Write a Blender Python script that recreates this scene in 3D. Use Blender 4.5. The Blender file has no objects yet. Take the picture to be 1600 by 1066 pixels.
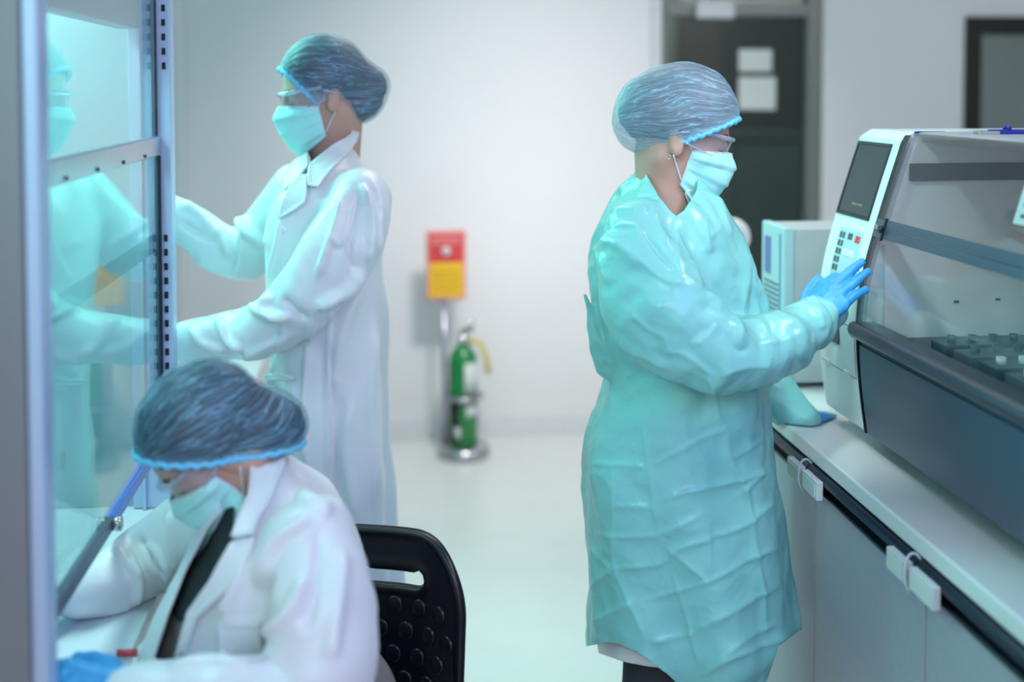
import bpy, bmesh, math, random
import numpy as np
from mathutils import Vector, Matrix

SC = bpy.context.scene
COL = SC.collection
PI = math.pi

# ---------------------------------------------------------------- camera
F_PX, CX, CY = 1800.0, 800.0, 212.3
PSI = math.atan(200 / 1800)
PIT = math.radians(2.3)
CAM = np.array([0.0, 0.0, 1.6])
cd = bpy.data.cameras.new('camera')
cd.sensor_width = 36.0
cd.lens = 36.0 * F_PX / 1600
cd.shift_y = -(533 - CY) / 1600
cd.clip_start = 0.05
cd.dof.use_dof = True
cd.dof.focus_distance = 2.14
cd.dof.aperture_fstop = 1.35
cam = bpy.data.objects.new('camera', cd)
COL.objects.link(cam)
cam.location = CAM.tolist()
cam.rotation_euler = (PI / 2 - PIT, 0, -PSI)
SC.camera = cam

# ---------------------------------------------------------------- light and exposure
SC.view_settings.view_transform = 'Standard'
SC.view_settings.look = 'None'
SC.view_settings.gamma = 1.0
SC.view_settings.use_curve_mapping = False
SC.view_settings.exposure = 0.17

wd = bpy.data.worlds.new('room_ambient')  # even ambient fill for the room, not daylight
SC.world = wd
wd.use_nodes = True
wd.node_tree.nodes['Background'].inputs[0].default_value = (0.86, 0.76, 0.73, 1)
wd.node_tree.nodes['Background'].inputs[1].default_value = 0.75


def area(name, loc, target, size, size_y, power, color, spread=PI):
    l = bpy.data.lights.new(name, 'AREA')
    l.shape = 'RECTANGLE'
    l.size, l.size_y = size, size_y
    l.energy = power
    l.color = color
    l.spread = spread
    o = bpy.data.objects.new(name, l)
    COL.objects.link(o)
    o.location = loc
    o.rotation_euler = (Vector(target) - Vector(loc)).to_track_quat('-Z', 'Y').to_euler()
    return o


# name, place, aim, size, watts per colour, spread in degrees
LAMPS = [
    ('ceiling_lamp_back', (0.62, 3.0, 2.66), (0.66, 5.25, 0.95), 0.4, 0.4, (11.3, 10.2, 9.8), 70),
    ('ceiling_lamp_aisle', (0.45, 3.3, 2.66), (0.45, 3.3, 0), 0.9, 0.8, (10, 9.0, 8.8), 120),
    ('chest_fill', (1.35, 1.5, 2.62), (0.70, 2.1, 1.25), 0.4, 0.4, (2.2, 2.1, 2.0), 70),  # added fill that brightens the front of the gown
    ('cyan_fill', (-1.0, 3.1, 2.3), (0.5, 2.1, 1.0), 0.5, 1.2, (4, 16, 13), 120),  # added cyan fill for gown and coats, no real fitting
    ('left_fill', (-0.75, 0.75, 1.9), (0.95, 2.15, 1.05), 0.4, 0.4, (0.5, 1.2, 1.1), 70),  # added fill for the analyser faces turned to the aisle
    ('lavender_fill', (1.0, 0.1, 2.5), (0.2, 2.0, 0.7), 1.2, 1.2, (3.5, 2.8, 14), 140),  # added lavender fill from the near right
    ('ceiling_lamp_right', (2.6, 2.6, 2.6), (2.2, 4.5, 1.2), 1.0, 1.0, (14, 13, 13), 160),
    ('front_fill', (0.2, -0.6, 2.4), (0.2, 2.0, 1.0), 1.6, 0.8, (8.5, 11.8, 11.2), 160),  # added soft fill from the camera side
    ('rear_left_fill', (-0.9, 4.3, 2.5), (0.2, 2.4, 1.2), 0.8, 0.8, (3.5, 10, 9), 140),  # added fill from the left rear
    ('keypad_fill', (0.15, 1.1, 2.62), (0.92, 2.22, 1.12), 0.15, 0.15, (0.30, 0.44, 0.41), 26),  # added narrow fill to lift the keypad and housing
    ('cabinet_lamp', (-0.78, 1.95, 1.98), (-0.78, 1.95, 0), 0.25, 0.8, (6.5, 11.5, 10.5), 180),
]
for nm, loc, tgt, sx, sy, w, spr in LAMPS:
    pw = max(w)
    if pw > 0:
        area(nm, loc, tgt, sx, sy, pw, tuple(c / pw for c in w), math.radians(spr))

# ---------------------------------------------------------------- picture rays
_sp, _cp, _ss, _cs = math.sin(PIT), math.cos(PIT), math.sin(PSI), math.cos(PSI)
FWD = np.array([_ss * _cp, _cs * _cp, -_sp])
RGT = np.array([_cs, -_ss, 0.0])
UPV = np.cross(RGT, FWD)


def ray(px, py):
    px, py = np.asarray(px, float), np.asarray(py, float)
    a, b = (px - CX) / F_PX, (CY - py) / F_PX
    return FWD + a[..., None] * RGT + b[..., None] * UPV


def P(px, py, Y):
    d = ray(px, py)
    return CAM + d * (Y / d[1])


def PX(px, py, X):
    d = ray(px, py)
    return CAM + d * (X / d[0])


def PZ(px, py, Z):
    d = ray(px, py)
    return CAM + d * ((Z - 1.6) / d[2])


def proj(v):
    q = v - CAM
    w = q @ FWD
    return np.stack([CX + F_PX * (q @ RGT) / w, CY - F_PX * (q @ UPV) / w], 1)


# ---------------------------------------------------------------- materials
MATS = {}


def srgb(r, g, b):
    f = lambda c: ((c / 255 + 0.055) / 1.055) ** 2.4 if c > 10 else c / 255 / 12.92
    return (f(r), f(g), f(b), 1)


def mat(name, col, rough=0.5, metal=0.0, var=0.06, scale=12, bump=0.0, bscale=60, coat=0.0, spec=0.5, sheen=0.0,
        emit=None, estr=0.0, sss=0.0, trans=0.0):
    m = bpy.data.materials.new(name)
    m.use_nodes = True
    nt = m.node_tree
    b = nt.nodes['Principled BSDF']
    tc = nt.nodes.new('ShaderNodeTexCoord')
    nz = nt.nodes.new('ShaderNodeTexNoise')
    nz.inputs['Scale'].default_value = scale
    nz.inputs['Detail'].default_value = 4
    nt.links.new(tc.outputs['Object'], nz.inputs['Vector'])
    mx = nt.nodes.new('ShaderNodeMix')
    mx.data_type = 'RGBA'
    mx.inputs[6].default_value = tuple(c * (1 - var) for c in col[:3]) + (1,)
    mx.inputs[7].default_value = tuple(min(1, c * (1 + var)) for c in col[:3]) + (1,)
    nt.links.new(nz.outputs['Fac'], mx.inputs[0])
    nt.links.new(mx.outputs[2], b.inputs['Base Color'])
    b.inputs['Roughness'].default_value = rough
    b.inputs['Metallic'].default_value = metal
    b.inputs['Coat Weight'].default_value = coat
    b.inputs['Coat Roughness'].default_value = 0.1
    b.inputs['Specular IOR Level'].default_value = spec
    b.inputs['Sheen Weight'].default_value = sheen
    b.inputs['Subsurface Weight'].default_value = sss
    b.inputs['Subsurface Radius'].default_value = (0.02, 0.008, 0.004)
    if emit:
        b.inputs['Emission Color'].default_value = emit
        b.inputs['Emission Strength'].default_value = estr
    if bump:
        n2 = nt.nodes.new('ShaderNodeTexNoise')
        n2.inputs['Scale'].default_value = bscale
        n2.inputs['Detail'].default_value = 5
        nt.links.new(tc.outputs['Object'], n2.inputs['Vector'])
        bp = nt.nodes.new('ShaderNodeBump')
        bp.inputs['Strength'].default_value = bump
        bp.inputs['Distance'].default_value = 0.004
        nt.links.new(n2.outputs['Fac'], bp.inputs['Height'])
        nt.links.new(bp.outputs['Normal'], b.inputs['Normal'])
    if trans:
        tr = nt.nodes.new('ShaderNodeBsdfTransparent')
        tr.inputs[0].default_value = tuple(0.4 + 0.6 * c for c in col[:3]) + (1,)
        ms = nt.nodes.new('ShaderNodeMixShader')
        ms.inputs[0].default_value = trans
        nt.links.new(b.outputs[0], ms.inputs[1])
        nt.links.new(tr.outputs[0], ms.inputs[2])
        nt.links.new(ms.outputs[0], nt.nodes['Material Output'].inputs[0])
    MATS[name] = m
    return m


def glass(name, tint, gain=1.0, lo=0.0, hi=0.9, rough=0.02, haze=0.0, hcol=(0.5, 0.8, 0.85, 1)):
    """clear sheet: transparent with a Fresnel mirror on it and a little surface haze"""
    m = bpy.data.materials.new(name)
    m.use_nodes = True
    nt = m.node_tree
    nt.nodes.remove(nt.nodes['Principled BSDF'])
    tr = nt.nodes.new('ShaderNodeBsdfTransparent')
    tr.inputs[0].default_value = tint
    gl = nt.nodes.new('ShaderNodeBsdfGlossy')
    gl.inputs['Roughness'].default_value = rough
    lw = nt.nodes.new('ShaderNodeLayerWeight')
    lw.inputs[0].default_value = 0.5
    fr = nt.nodes.new('ShaderNodeMath')
    fr.operation = 'POWER'
    fr.inputs[1].default_value = 4.0
    nt.links.new(lw.outputs['Facing'], fr.inputs[0])
    mm = nt.nodes.new('ShaderNodeMath')
    mm.operation = 'MULTIPLY_ADD'
    mm.inputs[1].default_value = gain
    mm.inputs[2].default_value = lo
    nt.links.new(fr.outputs[0], mm.inputs[0])
    mn = nt.nodes.new('ShaderNodeMath')
    mn.operation = 'MINIMUM'
    mn.inputs[1].default_value = hi
    nt.links.new(mm.outputs[0], mn.inputs[0])
    base = tr
    if haze:
        df = nt.nodes.new('ShaderNodeBsdfDiffuse')
        df.inputs[0].default_value = hcol
        mh = nt.nodes.new('ShaderNodeMixShader')
        nz = nt.nodes.new('ShaderNodeTexNoise')
        nz.inputs['Scale'].default_value = 6
        mr = nt.nodes.new('ShaderNodeMapRange')
        mr.inputs[3].default_value = haze * 0.7
        mr.inputs[4].default_value = haze * 1.3
        nt.links.new(nz.outputs['Fac'], mr.inputs[0])
        nt.links.new(mr.outputs[0], mh.inputs[0])
        nt.links.new(tr.outputs[0], mh.inputs[1])
        nt.links.new(df.outputs[0], mh.inputs[2])
        base = mh
    ms = nt.nodes.new('ShaderNodeMixShader')
    nt.links.new(mn.outputs[0], ms.inputs[0])
    nt.links.new(base.outputs[0], ms.inputs[1])
    nt.links.new(gl.outputs[0], ms.inputs[2])
    nt.links.new(ms.outputs[0], nt.nodes['Material Output'].inputs[0])
    MATS[name] = m
    return m


# ---------------------------------------------------------------- objects
def root_loc(o):
    l = np.zeros(3)
    while o is not None:
        l += np.array(o.location)
        o = o.parent
    return l


def tag(o, label=None, cat=None, group=None, kind=None):
    if label:
        o['label'] = label
    if cat:
        o['category'] = cat
    if group:
        o['group'] = group
    if kind:
        o['kind'] = kind
    return o


def thing(name, label, cat, loc, group=None):
    o = bpy.data.objects.new(name, None)
    COL.objects.link(o)
    o.location = [float(c) for c in loc]
    o.empty_display_size = 0.1
    return tag(o, label, cat, group)


def mesh(name, V, Fc, m, parent=None, smooth=True, solid=0.0, bevel=0.0, sub=0, off=0.0, attrs=None):
    V = np.asarray(V, float) - (root_loc(parent) if parent else 0)
    me = bpy.data.meshes.new(name)
    me.from_pydata(V.tolist(), [], [tuple(int(i) for i in f) for f in Fc])
    me.update()
    if smooth:
        me.polygons.foreach_set('use_smooth', np.ones(len(me.polygons), bool))
    for k, a in (attrs or {}).items():
        at_ = me.attributes.new(k, 'FLOAT', 'POINT')
        at_.data.foreach_set('value', np.asarray(a, np.float32))
    o = bpy.data.objects.new(name, me)
    COL.objects.link(o)
    me.materials.append(MATS[m] if isinstance(m, str) else m)
    if parent:
        o.parent = parent
    if bevel:
        md = o.modifiers.new('bevel', 'BEVEL')
        md.width = bevel
        md.segments = 3
        md.limit_method = 'ANGLE'
        md.angle_limit = math.radians(40)
    if solid:
        md = o.modifiers.new('solid', 'SOLIDIFY')
        md.thickness = solid
        md.offset = off
    if sub:
        md = o.modifiers.new('sub', 'SUBSURF')
        md.levels = md.render_levels = sub
    return o


class MB:
    def __init__(s):
        s.V, s.F = [], []

    def add(s, V, Fc):
        n = len(s.V)
        s.V += [tuple(map(float, v)) for v in V]
        s.F += [tuple(n + i for i in f) for f in Fc]
        return s

    def box(s, x0, x1, y0, y1, z0, z1):
        x0, x1 = min(x0, x1), max(x0, x1)
        y0, y1 = min(y0, y1), max(y0, y1)
        z0, z1 = min(z0, z1), max(z0, z1)
        V = [(x, y, z) for x in (x0, x1) for y in (y0, y1) for z in (z0, z1)]
        return s.add(V, [(0, 1, 3, 2), (4, 6, 7, 5), (0, 4, 5, 1), (2, 3, 7, 6), (0, 2, 6, 4), (1, 5, 7, 3)])

    def tube(s, pts, r, n=12, caps=True):
        pts = [np.array(p, float) for p in pts]
        rs = r if hasattr(r, '__len__') else [r] * len(pts)
        V, Fc = [], []
        prev = None
        for i, p in enumerate(pts):
            t = pts[min(i + 1, len(pts) - 1)] - pts[max(i - 1, 0)]
            t = t / (np.linalg.norm(t) + 1e-12)
            if prev is None:
                a = np.array([0, 0, 1.0]) if abs(t[2]) < 0.9 else np.array([1.0, 0, 0])
                u = np.cross(t, a)
            else:
                u = prev - t * (prev @ t)
            u = u / np.linalg.norm(u)
            prev = u
            w = np.cross(t, u)
            for k in range(n):
                an = 2 * PI * k / n
                V.append(p + rs[i] * (math.cos(an) * u + math.sin(an) * w))
        for i in range(len(pts) - 1):
            for k in range(n):
                Fc.append((i * n + k, i * n + (k + 1) % n, (i + 1) * n + (k + 1) % n, (i + 1) * n + k))
        if caps:
            Fc.append(tuple(range(n))[::-1])
            Fc.append(tuple((len(pts) - 1) * n + k for k in range(n)))
        return s.add(V, Fc)

    def lathe(s, prof, c, n=32):
        V, Fc = [], []
        for r, z in prof:
            for k in range(n):
                an = 2 * PI * k / n
                V.append((c[0] + r * math.cos(an), c[1] + r * math.sin(an), c[2] + z))
        for i in range(len(prof) - 1):
            for k in range(n):
                Fc.append((i * n + k, i * n + (k + 1) % n, (i + 1) * n + (k + 1) % n, (i + 1) * n + k))
        Fc.append(tuple(range(n))[::-1])
        Fc.append(tuple((len(prof) - 1) * n + k for k in range(n)))
        return s.add(V, Fc)

    def prism_y(s, poly, y0, y1):
        """closed (x, z) outline pushed along y"""
        n = len(poly)
        V = [(x, y0, z) for x, z in poly] + [(x, y1, z) for x, z in poly]
        Fc = [(i, (i + 1) % n, n + (i + 1) % n, n + i) for i in range(n)]
        Fc += [tuple(range(n))[::-1], tuple(range(n, 2 * n))]
        return s.add(V, Fc)

    def make(s, name, m, parent=None, **k):
        return mesh(name, s.V, s.F, m, parent, **k)


def boxo(name, m, parent, *b, bevel=0.002, **k):
    return MB().box(*b).make(name, m, parent, smooth=False, bevel=bevel, **k)


def struct(o):
    o['kind'] = 'structure'
    return o


# ---------------------------------------------------------------- signed distance modelling
def cone(p, a, b, ra, rb):
    a, b = np.asarray(a, float), np.asarray(b, float)
    ab = b - a
    t = np.clip(((p - a) @ ab) / max(ab @ ab, 1e-9), 0, 1)
    return np.linalg.norm(p - (a + t[:, None] * ab), axis=1) - (ra + t * (rb - ra))


def ell(p, c, R, r):
    q = (p - np.asarray(c, float)) @ np.asarray(R, float).T
    r = np.asarray(r, float)
    k0 = np.linalg.norm(q / r, axis=1)
    k1 = np.linalg.norm(q / (r * r), axis=1)
    return k0 * (k0 - 1) / np.maximum(k1, 1e-9)


def smin(a, b, k):
    h = np.clip(0.5 + 0.5 * (b - a) / k, 0, 1)
    return b + (a - b) * h - k * h * (1 - h)


def smax(a, b, k):
    return -smin(-a, -b, k)


def spline(pts, n):
    """Catmull-Rom through rows of numbers"""
    pts = np.asarray(pts, float)
    q = np.vstack([2 * pts[0] - pts[1], pts, 2 * pts[-1] - pts[-2]])
    out = []
    for i in range(len(pts) - 1):
        p0, p1, p2, p3 = q[i:i + 4]
        for t in np.linspace(0, 1, n, endpoint=False):
            out.append(0.5 * (2 * p1 + (p2 - p0) * t + (2 * p0 - 5 * p1 + 4 * p2 - p3) * t * t + (3 * p1 - p0 - 3 * p2 + p3) * t ** 3))
    out.append(pts[-1])
    return np.array(out)


def chain(p, pr, n=5):
    """round tube through rows (x, y, z, r)"""
    q = spline(pr, n) if n > 1 else np.asarray(pr, float)
    d = None
    for i in range(len(q) - 1):
        c = cone(p, q[i, :3], q[i + 1, :3], q[i, 3], q[i + 1, 3])
        d = c if d is None else np.minimum(d, c)
    return d


def rows_px(rows, Y, depth):
    """outline rows (py, left px, right px) at depth Y -> (z, xc, a, yc, b)"""
    out = []
    for i, (py, l, r) in enumerate(rows):
        A, B = P(l, py, Y), P(r, py, Y)
        b = depth[i] if hasattr(depth, '__len__') else depth
        out.append((A[2], (A[0] + B[0]) / 2, (B[0] - A[0]) / 2, Y, b))
    out = spline(out, 4)
    return out[np.argsort(out[:, 0])]


def loft(p, R, fold=None, flat=2.2):
    z = p[:, 2]
    xc, a, yc, b = (np.interp(z, R[:, 0], R[:, i]) for i in (1, 2, 3, 4))
    dx, dy = p[:, 0] - xc, p[:, 1] - yc
    rho = ((np.abs(dx) / a) ** flat + (np.abs(dy) / b) ** flat) ** (1 / flat) + 1e-6
    ln = np.sqrt(dx * dx + dy * dy)
    d = ln - ln / rho
    d = np.where(rho < 0.2, -0.08, d)
    if fold is not None:
        d = d - fold(np.arctan2(dy / b, dx / a), z)
    return np.maximum(np.maximum(d, z - R[-1, 0]), R[0, 0] - z)


def dirs(n, seed):
    g = np.random.default_rng(seed)
    v = g.normal(size=(n, 3))
    return v / np.linalg.norm(v, axis=1)[:, None], g.uniform(0, 2 * PI, n), g


def waves(p, wl, n, seed):
    v, ph, _ = dirs(n, seed)
    s = 0
    for i in range(n):
        s = s + np.sin(2 * PI / wl * (p @ v[i]) + ph[i])
    return s / n


def crumple(p, wl, n, seed):
    """sharp folds: triangle waves on warped planes, about -1..1"""
    v, ph, _ = dirs(n, seed)
    w = p + 0.25 * wl * np.stack([waves(p, wl * 2.3, 4, seed + 7 + i) for i in range(3)], 1)
    s = 0
    for i in range(n):
        x = (w @ v[i]) / wl * (0.7 + 0.6 * i / n) + ph[i]
        t = np.abs(x - np.floor(x) - 0.5) * 4 - 1
        s = s + t
    return s / n * 1.4


def sdf_mesh(f, lo, hi, h, st=5):
    lo, hi = np.asarray(lo, float), np.asarray(hi, float)
    n = np.ceil((hi - lo) / h / st).astype(int)
    cg = [lo[i] + (np.arange(n[i]) + 0.5) * st * h for i in range(3)]
    G = np.stack(np.meshgrid(*cg, indexing='ij'), -1).reshape(-1, 3)
    dc = np.concatenate([f(G[i:i + 200000]) for i in range(0, len(G), 200000)]).reshape(n)
    D = np.repeat(np.repeat(np.repeat(dc, st, 0), st, 1), st, 2).astype(np.float32)
    near = np.abs(dc) < st * h * 1.5
    near = np.repeat(np.repeat(np.repeat(near, st, 0), st, 1), st, 2)
    idx = np.argwhere(near)
    pts = lo + (idx + 0.5) * h
    val = np.concatenate([f(pts[i:i + 200000]) for i in range(0, len(pts), 200000)])
    D[near] = val
    S = D < 0
    c = [S[i:S.shape[0] - 1 + i, j:S.shape[1] - 1 + j, k:S.shape[2] - 1 + k] for i in (0, 1) for j in (0, 1) for k in (0, 1)]
    al = c[0].copy()
    an = c[0].copy()
    for q in c[1:]:
        al &= q
        an |= q
    act = np.argwhere(an & ~al)
    vid = -np.ones(an.shape, np.int64)
    vid[act[:, 0], act[:, 1], act[:, 2]] = np.arange(len(act))
    acc = np.zeros((len(act), 3))
    cnt = np.zeros(len(act))
    offs = [np.array(o) for o in ((0, 0, 0), (1, 0, 0), (0, 1, 0), (0, 0, 1), (1, 1, 0), (1, 0, 1), (0, 1, 1), (1, 1, 1))]
    for o in offs:
        for ax in range(3):
            if o[ax]:
                continue
            o2 = o.copy()
            o2[ax] = 1
            A, B = act + o, act + o2
            d0 = D[A[:, 0], A[:, 1], A[:, 2]]
            d1 = D[B[:, 0], B[:, 1], B[:, 2]]
            x = (d0 < 0) != (d1 < 0)
            t = np.where(x, d0 / np.where(x, d0 - d1, 1), 0)
            acc += np.where(x[:, None], o + t[:, None] * (o2 - o), 0)
            cnt += x
    V = lo + (act + 0.5 + acc / cnt[:, None]) * h
    quads = []
    for ax in range(3):
        sl0 = [slice(1, -1)] * 3
        A = S[tuple(slice(0, -1) if i == ax else slice(None) for i in range(3))]
        B = S[tuple(slice(1, None) if i == ax else slice(None) for i in range(3))]
        e = np.argwhere(A != B)
        u, w = [(1, 2), (2, 0), (0, 1)][ax]
        e = e[(e[:, u] > 0) & (e[:, w] > 0) & (e[:, u] < S.shape[u] - 1) & (e[:, w] < S.shape[w] - 1)]
        ins = S[e[:, 0], e[:, 1], e[:, 2]]
        du, dw = np.zeros(3, int), np.zeros(3, int)
        du[u] = 1
        dw[w] = 1
        q = [e - du - dw, e - dw, e, e - du]
        q = np.stack([vid[i[:, 0], i[:, 1], i[:, 2]] for i in q], 1)
        q = np.where(ins[:, None], q, q[:, ::-1])
        quads.append(q)
    Q = np.vstack(quads)
    Q = Q[(Q >= 0).all(1)]
    return V, Q


def largest(V, Q):
    """keeps the biggest connected piece"""
    n = len(V)
    lab = np.arange(n)
    while True:
        m = lab[Q].min(1)
        new = lab.copy()
        for k in range(4):
            np.minimum.at(new, Q[:, k], m)
        new = new[new]
        if (new == lab).all():
            break
        lab = new
    c = np.bincount(lab[Q[:, 0]], minlength=n)
    return compact(V, Q[lab[Q[:, 0]] == c.argmax()])


def compact(V, Q):
    u, inv = np.unique(np.asarray(Q).ravel(), return_inverse=True)
    return V[u], inv.reshape(np.asarray(Q).shape)


def normals(V, Q):
    a = V[Q[:, 2]] - V[Q[:, 0]]
    b = V[Q[:, 3]] - V[Q[:, 1]]
    n = np.cross(a, b)
    N = np.zeros_like(V)
    for k in range(4):
        np.add.at(N, Q[:, k], n)
    return N / (np.linalg.norm(N, axis=1)[:, None] + 1e-12)


def relax(V, Q, it=2, lam=0.5):
    n = len(V)
    for _ in range(it):
        acc = np.zeros_like(V)
        cnt = np.zeros(n)
        for a, b in ((0, 1), (1, 2), (2, 3), (3, 0)):
            np.add.at(acc, Q[:, a], V[Q[:, b]])
            np.add.at(acc, Q[:, b], V[Q[:, a]])
            np.add.at(cnt, Q[:, a], 1)
            np.add.at(cnt, Q[:, b], 1)
        V = V + lam * (acc / np.maximum(cnt, 1)[:, None] - V)
    return V


def clip(V, Fc, cf):
    """keeps the part of a mesh where cf(v) < 0, cut exactly along cf = 0"""
    c = cf(V) if callable(cf) else cf
    V = list(map(tuple, V))
    out = []
    cache = {}
    Fc = [tuple(f) for f in Fc]
    for f in Fc:
        cc = [c[i] for i in f]
        if max(cc) < 0:
            out.append(f)
            continue
        if min(cc) >= 0:
            continue
        poly = []
        n = len(f)
        for i in range(n):
            a, b = f[i], f[(i + 1) % n]
            if c[a] < 0:
                poly.append(a)
            if (c[a] < 0) != (c[b] < 0):
                k = (min(a, b), max(a, b))
                if k not in cache:
                    t = c[a] / (c[a] - c[b])
                    va, vb = np.array(V[a]), np.array(V[b])
                    cache[k] = len(V)
                    V.append(tuple(va + t * (vb - va)))
                poly.append(cache[k])
        if len(poly) >= 3:
            out.append(tuple(poly))
    used = sorted({i for f in out for i in f})
    mp = {i: k for k, i in enumerate(used)}
    return np.array([V[i] for i in used]), [tuple(mp[i] for i in f) for f in out]


def poly_sd(q, poly):
    """signed distance in the plane, negative inside"""
    poly = np.asarray(poly, float)
    d = np.full(len(q), 1e9)
    ins = np.zeros(len(q), bool)
    n = len(poly)
    for i in range(n):
        a, b = poly[i], poly[(i + 1) % n]
        ab = b - a
        t = np.clip(((q - a) @ ab) / (ab @ ab + 1e-12), 0, 1)
        d = np.minimum(d, np.linalg.norm(q - (a + t[:, None] * ab), axis=1))
        cr = (a[1] > q[:, 1]) != (b[1] > q[:, 1])
        xx = a[0] + (q[:, 1] - a[1]) / (b[1] - a[1] + 1e-12) * ab[0]
        ins ^= cr & (q[:, 0] < xx)
    return np.where(ins, -d, d)


def line_d(q, pl):
    """distance to an open polyline and the share of its length"""
    pl = np.asarray(pl, float)
    d = np.full(len(q), 1e9)
    s = np.zeros(len(q))
    L = np.linalg.norm(np.diff(pl, axis=0), axis=1)
    tot, run = L.sum(), 0
    for i in range(len(pl) - 1):
        a, ab = pl[i], pl[i + 1] - pl[i]
        t = np.clip(((q - a) @ ab) / (ab @ ab + 1e-12), 0, 1)
        dd = np.linalg.norm(q - (a + t[:, None] * ab), axis=1)
        s = np.where(dd < d, (run + t * L[i]) / tot, s)
        d = np.minimum(d, dd)
        run += L[i]
    return d, s


def strokes(V, N, lst, tent=False):
    """folds along drawn lines: (points, width px, height m)"""
    q = proj(V)
    to = CAM - V
    to /= np.linalg.norm(to, axis=1)[:, None]
    face = np.clip((N * to).sum(1) * 3, 0, 1)
    d = np.zeros(len(V))
    for pl, w, h in lst:
        pl = spline(pl, 4) if len(pl) > 2 else np.asarray(pl, float)
        dd, s = line_d(q, pl)
        d += h * (np.exp(-dd / (w * 1.6)) if tent else np.exp(-(dd / w) ** 2)) * np.clip(np.minimum(s, 1 - s) * 6 + 0.15, 0, 1)
    return d * face


def march(f, px, py, t0=1.0, t1=3.2, n=90, k=0.75):
    d = ray(px, py)
    d = d / np.linalg.norm(d, axis=-1)[..., None]
    t = np.full(len(d), t0)
    for _ in range(n):
        v = f(CAM + d * t[:, None])
        t = np.where(t < t1, t + k * v, t)
    return CAM + d * t[:, None]


def march_dir(f, o, d, n=60, k=0.8):
    """from outside points o towards d"""
    t = np.zeros(len(o))
    for _ in range(n):
        t = t + k * f(o + d * t[:, None])
    return o + d * t[:, None]


def grad(f, p, e=0.003):
    g = np.stack([f(p + np.eye(3)[i] * e) - f(p - np.eye(3)[i] * e) for i in range(3)], 1)
    return g / (np.linalg.norm(g, axis=1)[:, None] + 1e-9)


def patch(name, f, poly, off, thick, m, parent, step=4, t0=1.0, t1=3.2, rim=0.0):
    """a piece of cloth laid on the surface f, with the given outline"""
    poly = np.asarray(poly, float)
    x0, y0 = poly.min(0) - step
    x1, y1 = poly.max(0) + step
    xs, ys = np.arange(x0, x1 + step, step), np.arange(y0, y1 + step, step)
    G = np.stack(np.meshgrid(xs, ys, indexing='ij'), -1).reshape(-1, 2)
    ny = len(ys)
    Q = [(i * ny + j, i * ny + j + 1, (i + 1) * ny + j + 1, (i + 1) * ny + j) for i in range(len(xs) - 1) for j in range(ny - 1)]
    G3 = np.column_stack([G, np.zeros(len(G))])
    V2, Fc = clip(G3, Q, poly_sd(G, poly))
    V = march(f, V2[:, 0], V2[:, 1], t0, t1)
    far = np.abs(f(V)) > 0.008                       # beyond the outline of the garment
    V = march_dir(f, V, -grad(f, V), 12)
    med = np.median(V, 0)
    far |= np.linalg.norm(V - med, axis=1) > 0.22
    Fc = [q for q in Fc if not any(far[i] for i in q)]
    par = list(range(len(V)))                        # the largest connected piece only

    def top(i):
        while par[i] != i:
            par[i] = par[par[i]]
            i = par[i]
        return i
    for q in Fc:
        for i in q[1:]:
            par[top(i)] = top(q[0])
    cnt = {}
    for q in Fc:
        cnt[top(q[0])] = cnt.get(top(q[0]), 0) + 1
    best = max(cnt, key=cnt.get)
    Fc = [q for q in Fc if top(q[0]) == best]
    used = sorted({i for q in Fc for i in q})
    mp = {i: k for k, i in enumerate(used)}
    V, V2, Fc = V[used], V2[used], [tuple(mp[i] for i in q) for q in Fc]
    n = grad(f, V)
    o = off
    if rim:
        sd = -poly_sd(V2[:, :2], poly)
        o = off + rim * np.clip(1 - sd / 6, 0, 1)[:, None]
    V = V + n * o
    return mesh(name, V, Fc, m, parent, solid=thick, off=1.0)

# ================================================================ materials in use
mat('white_wall', srgb(226, 230, 232), 0.55, var=0.02, scale=3, bump=0.05, bscale=120)
mat('floor_vinyl', srgb(222, 226, 226), 0.28, var=0.05, scale=5, spec=0.4)
mat('ceiling_white', srgb(225, 228, 230), 0.8)
mat('skirting', srgb(214, 220, 224), 0.4)
mat('grey_panel', srgb(124, 130, 135), 0.5, var=0.03)
mat('pale_blue_metal', srgb(176, 198, 226), 0.32, 0.1, var=0.03)
mat('header_blue', srgb(150, 168, 196), 0.35, var=0.03)
mat('slot_black', srgb(8, 10, 24), 0.6)
mat('dark_rail', srgb(38, 46, 70), 0.3, 0.5)
mat('brushed_steel', srgb(178, 176, 190), 0.28, 0.85, var=0.08, scale=30)
mat('bench_white', srgb(214, 224, 230), 0.22, var=0.02, coat=0.3)
mat('cabinet_lining', srgb(150, 182, 192), 0.4, var=0.03)
mat('blue_plastic', srgb(70, 120, 220), 0.3)
mat('arm_grey', srgb(96, 108, 128), 0.35, 0.3)
mat('red_plastic', srgb(190, 60, 80), 0.4)
mat('counter_white', srgb(226, 228, 232), 0.16, var=0.02, coat=0.4)
mat('counter_rail', srgb(34, 40, 58), 0.28, 0.35)
mat('cabinet_grey', srgb(168, 170, 184), 0.42, var=0.09, scale=90, bump=0.03, bscale=300)
mat('plinth_grey', srgb(70, 74, 84), 0.5)
mat('label_white', srgb(205, 210, 214), 0.35)
mat('cord_white', srgb(190, 196, 202), 0.4)
mat('housing_white', srgb(226, 238, 238), 0.3, var=0.02, coat=0.2)
mat('slate_panel', srgb(74, 88, 108), 0.3, 0.25, var=0.04, scale=6)
mat('trim_black', srgb(18, 20, 28), 0.35)
mat('hood_rail', srgb(58, 64, 78), 0.35, 0.2)
mat('screen_dark', srgb(62, 66, 72), 0.18)
mat('screen_text', srgb(150, 140, 110), 0.5)
mat('keypad_blue', srgb(176, 204, 214), 0.35)
mat('key_dark', srgb(74, 84, 94), 0.45)
mat('key_red', srgb(226, 64, 66), 0.45)
mat('key_white', srgb(226, 232, 232), 0.4)
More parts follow.
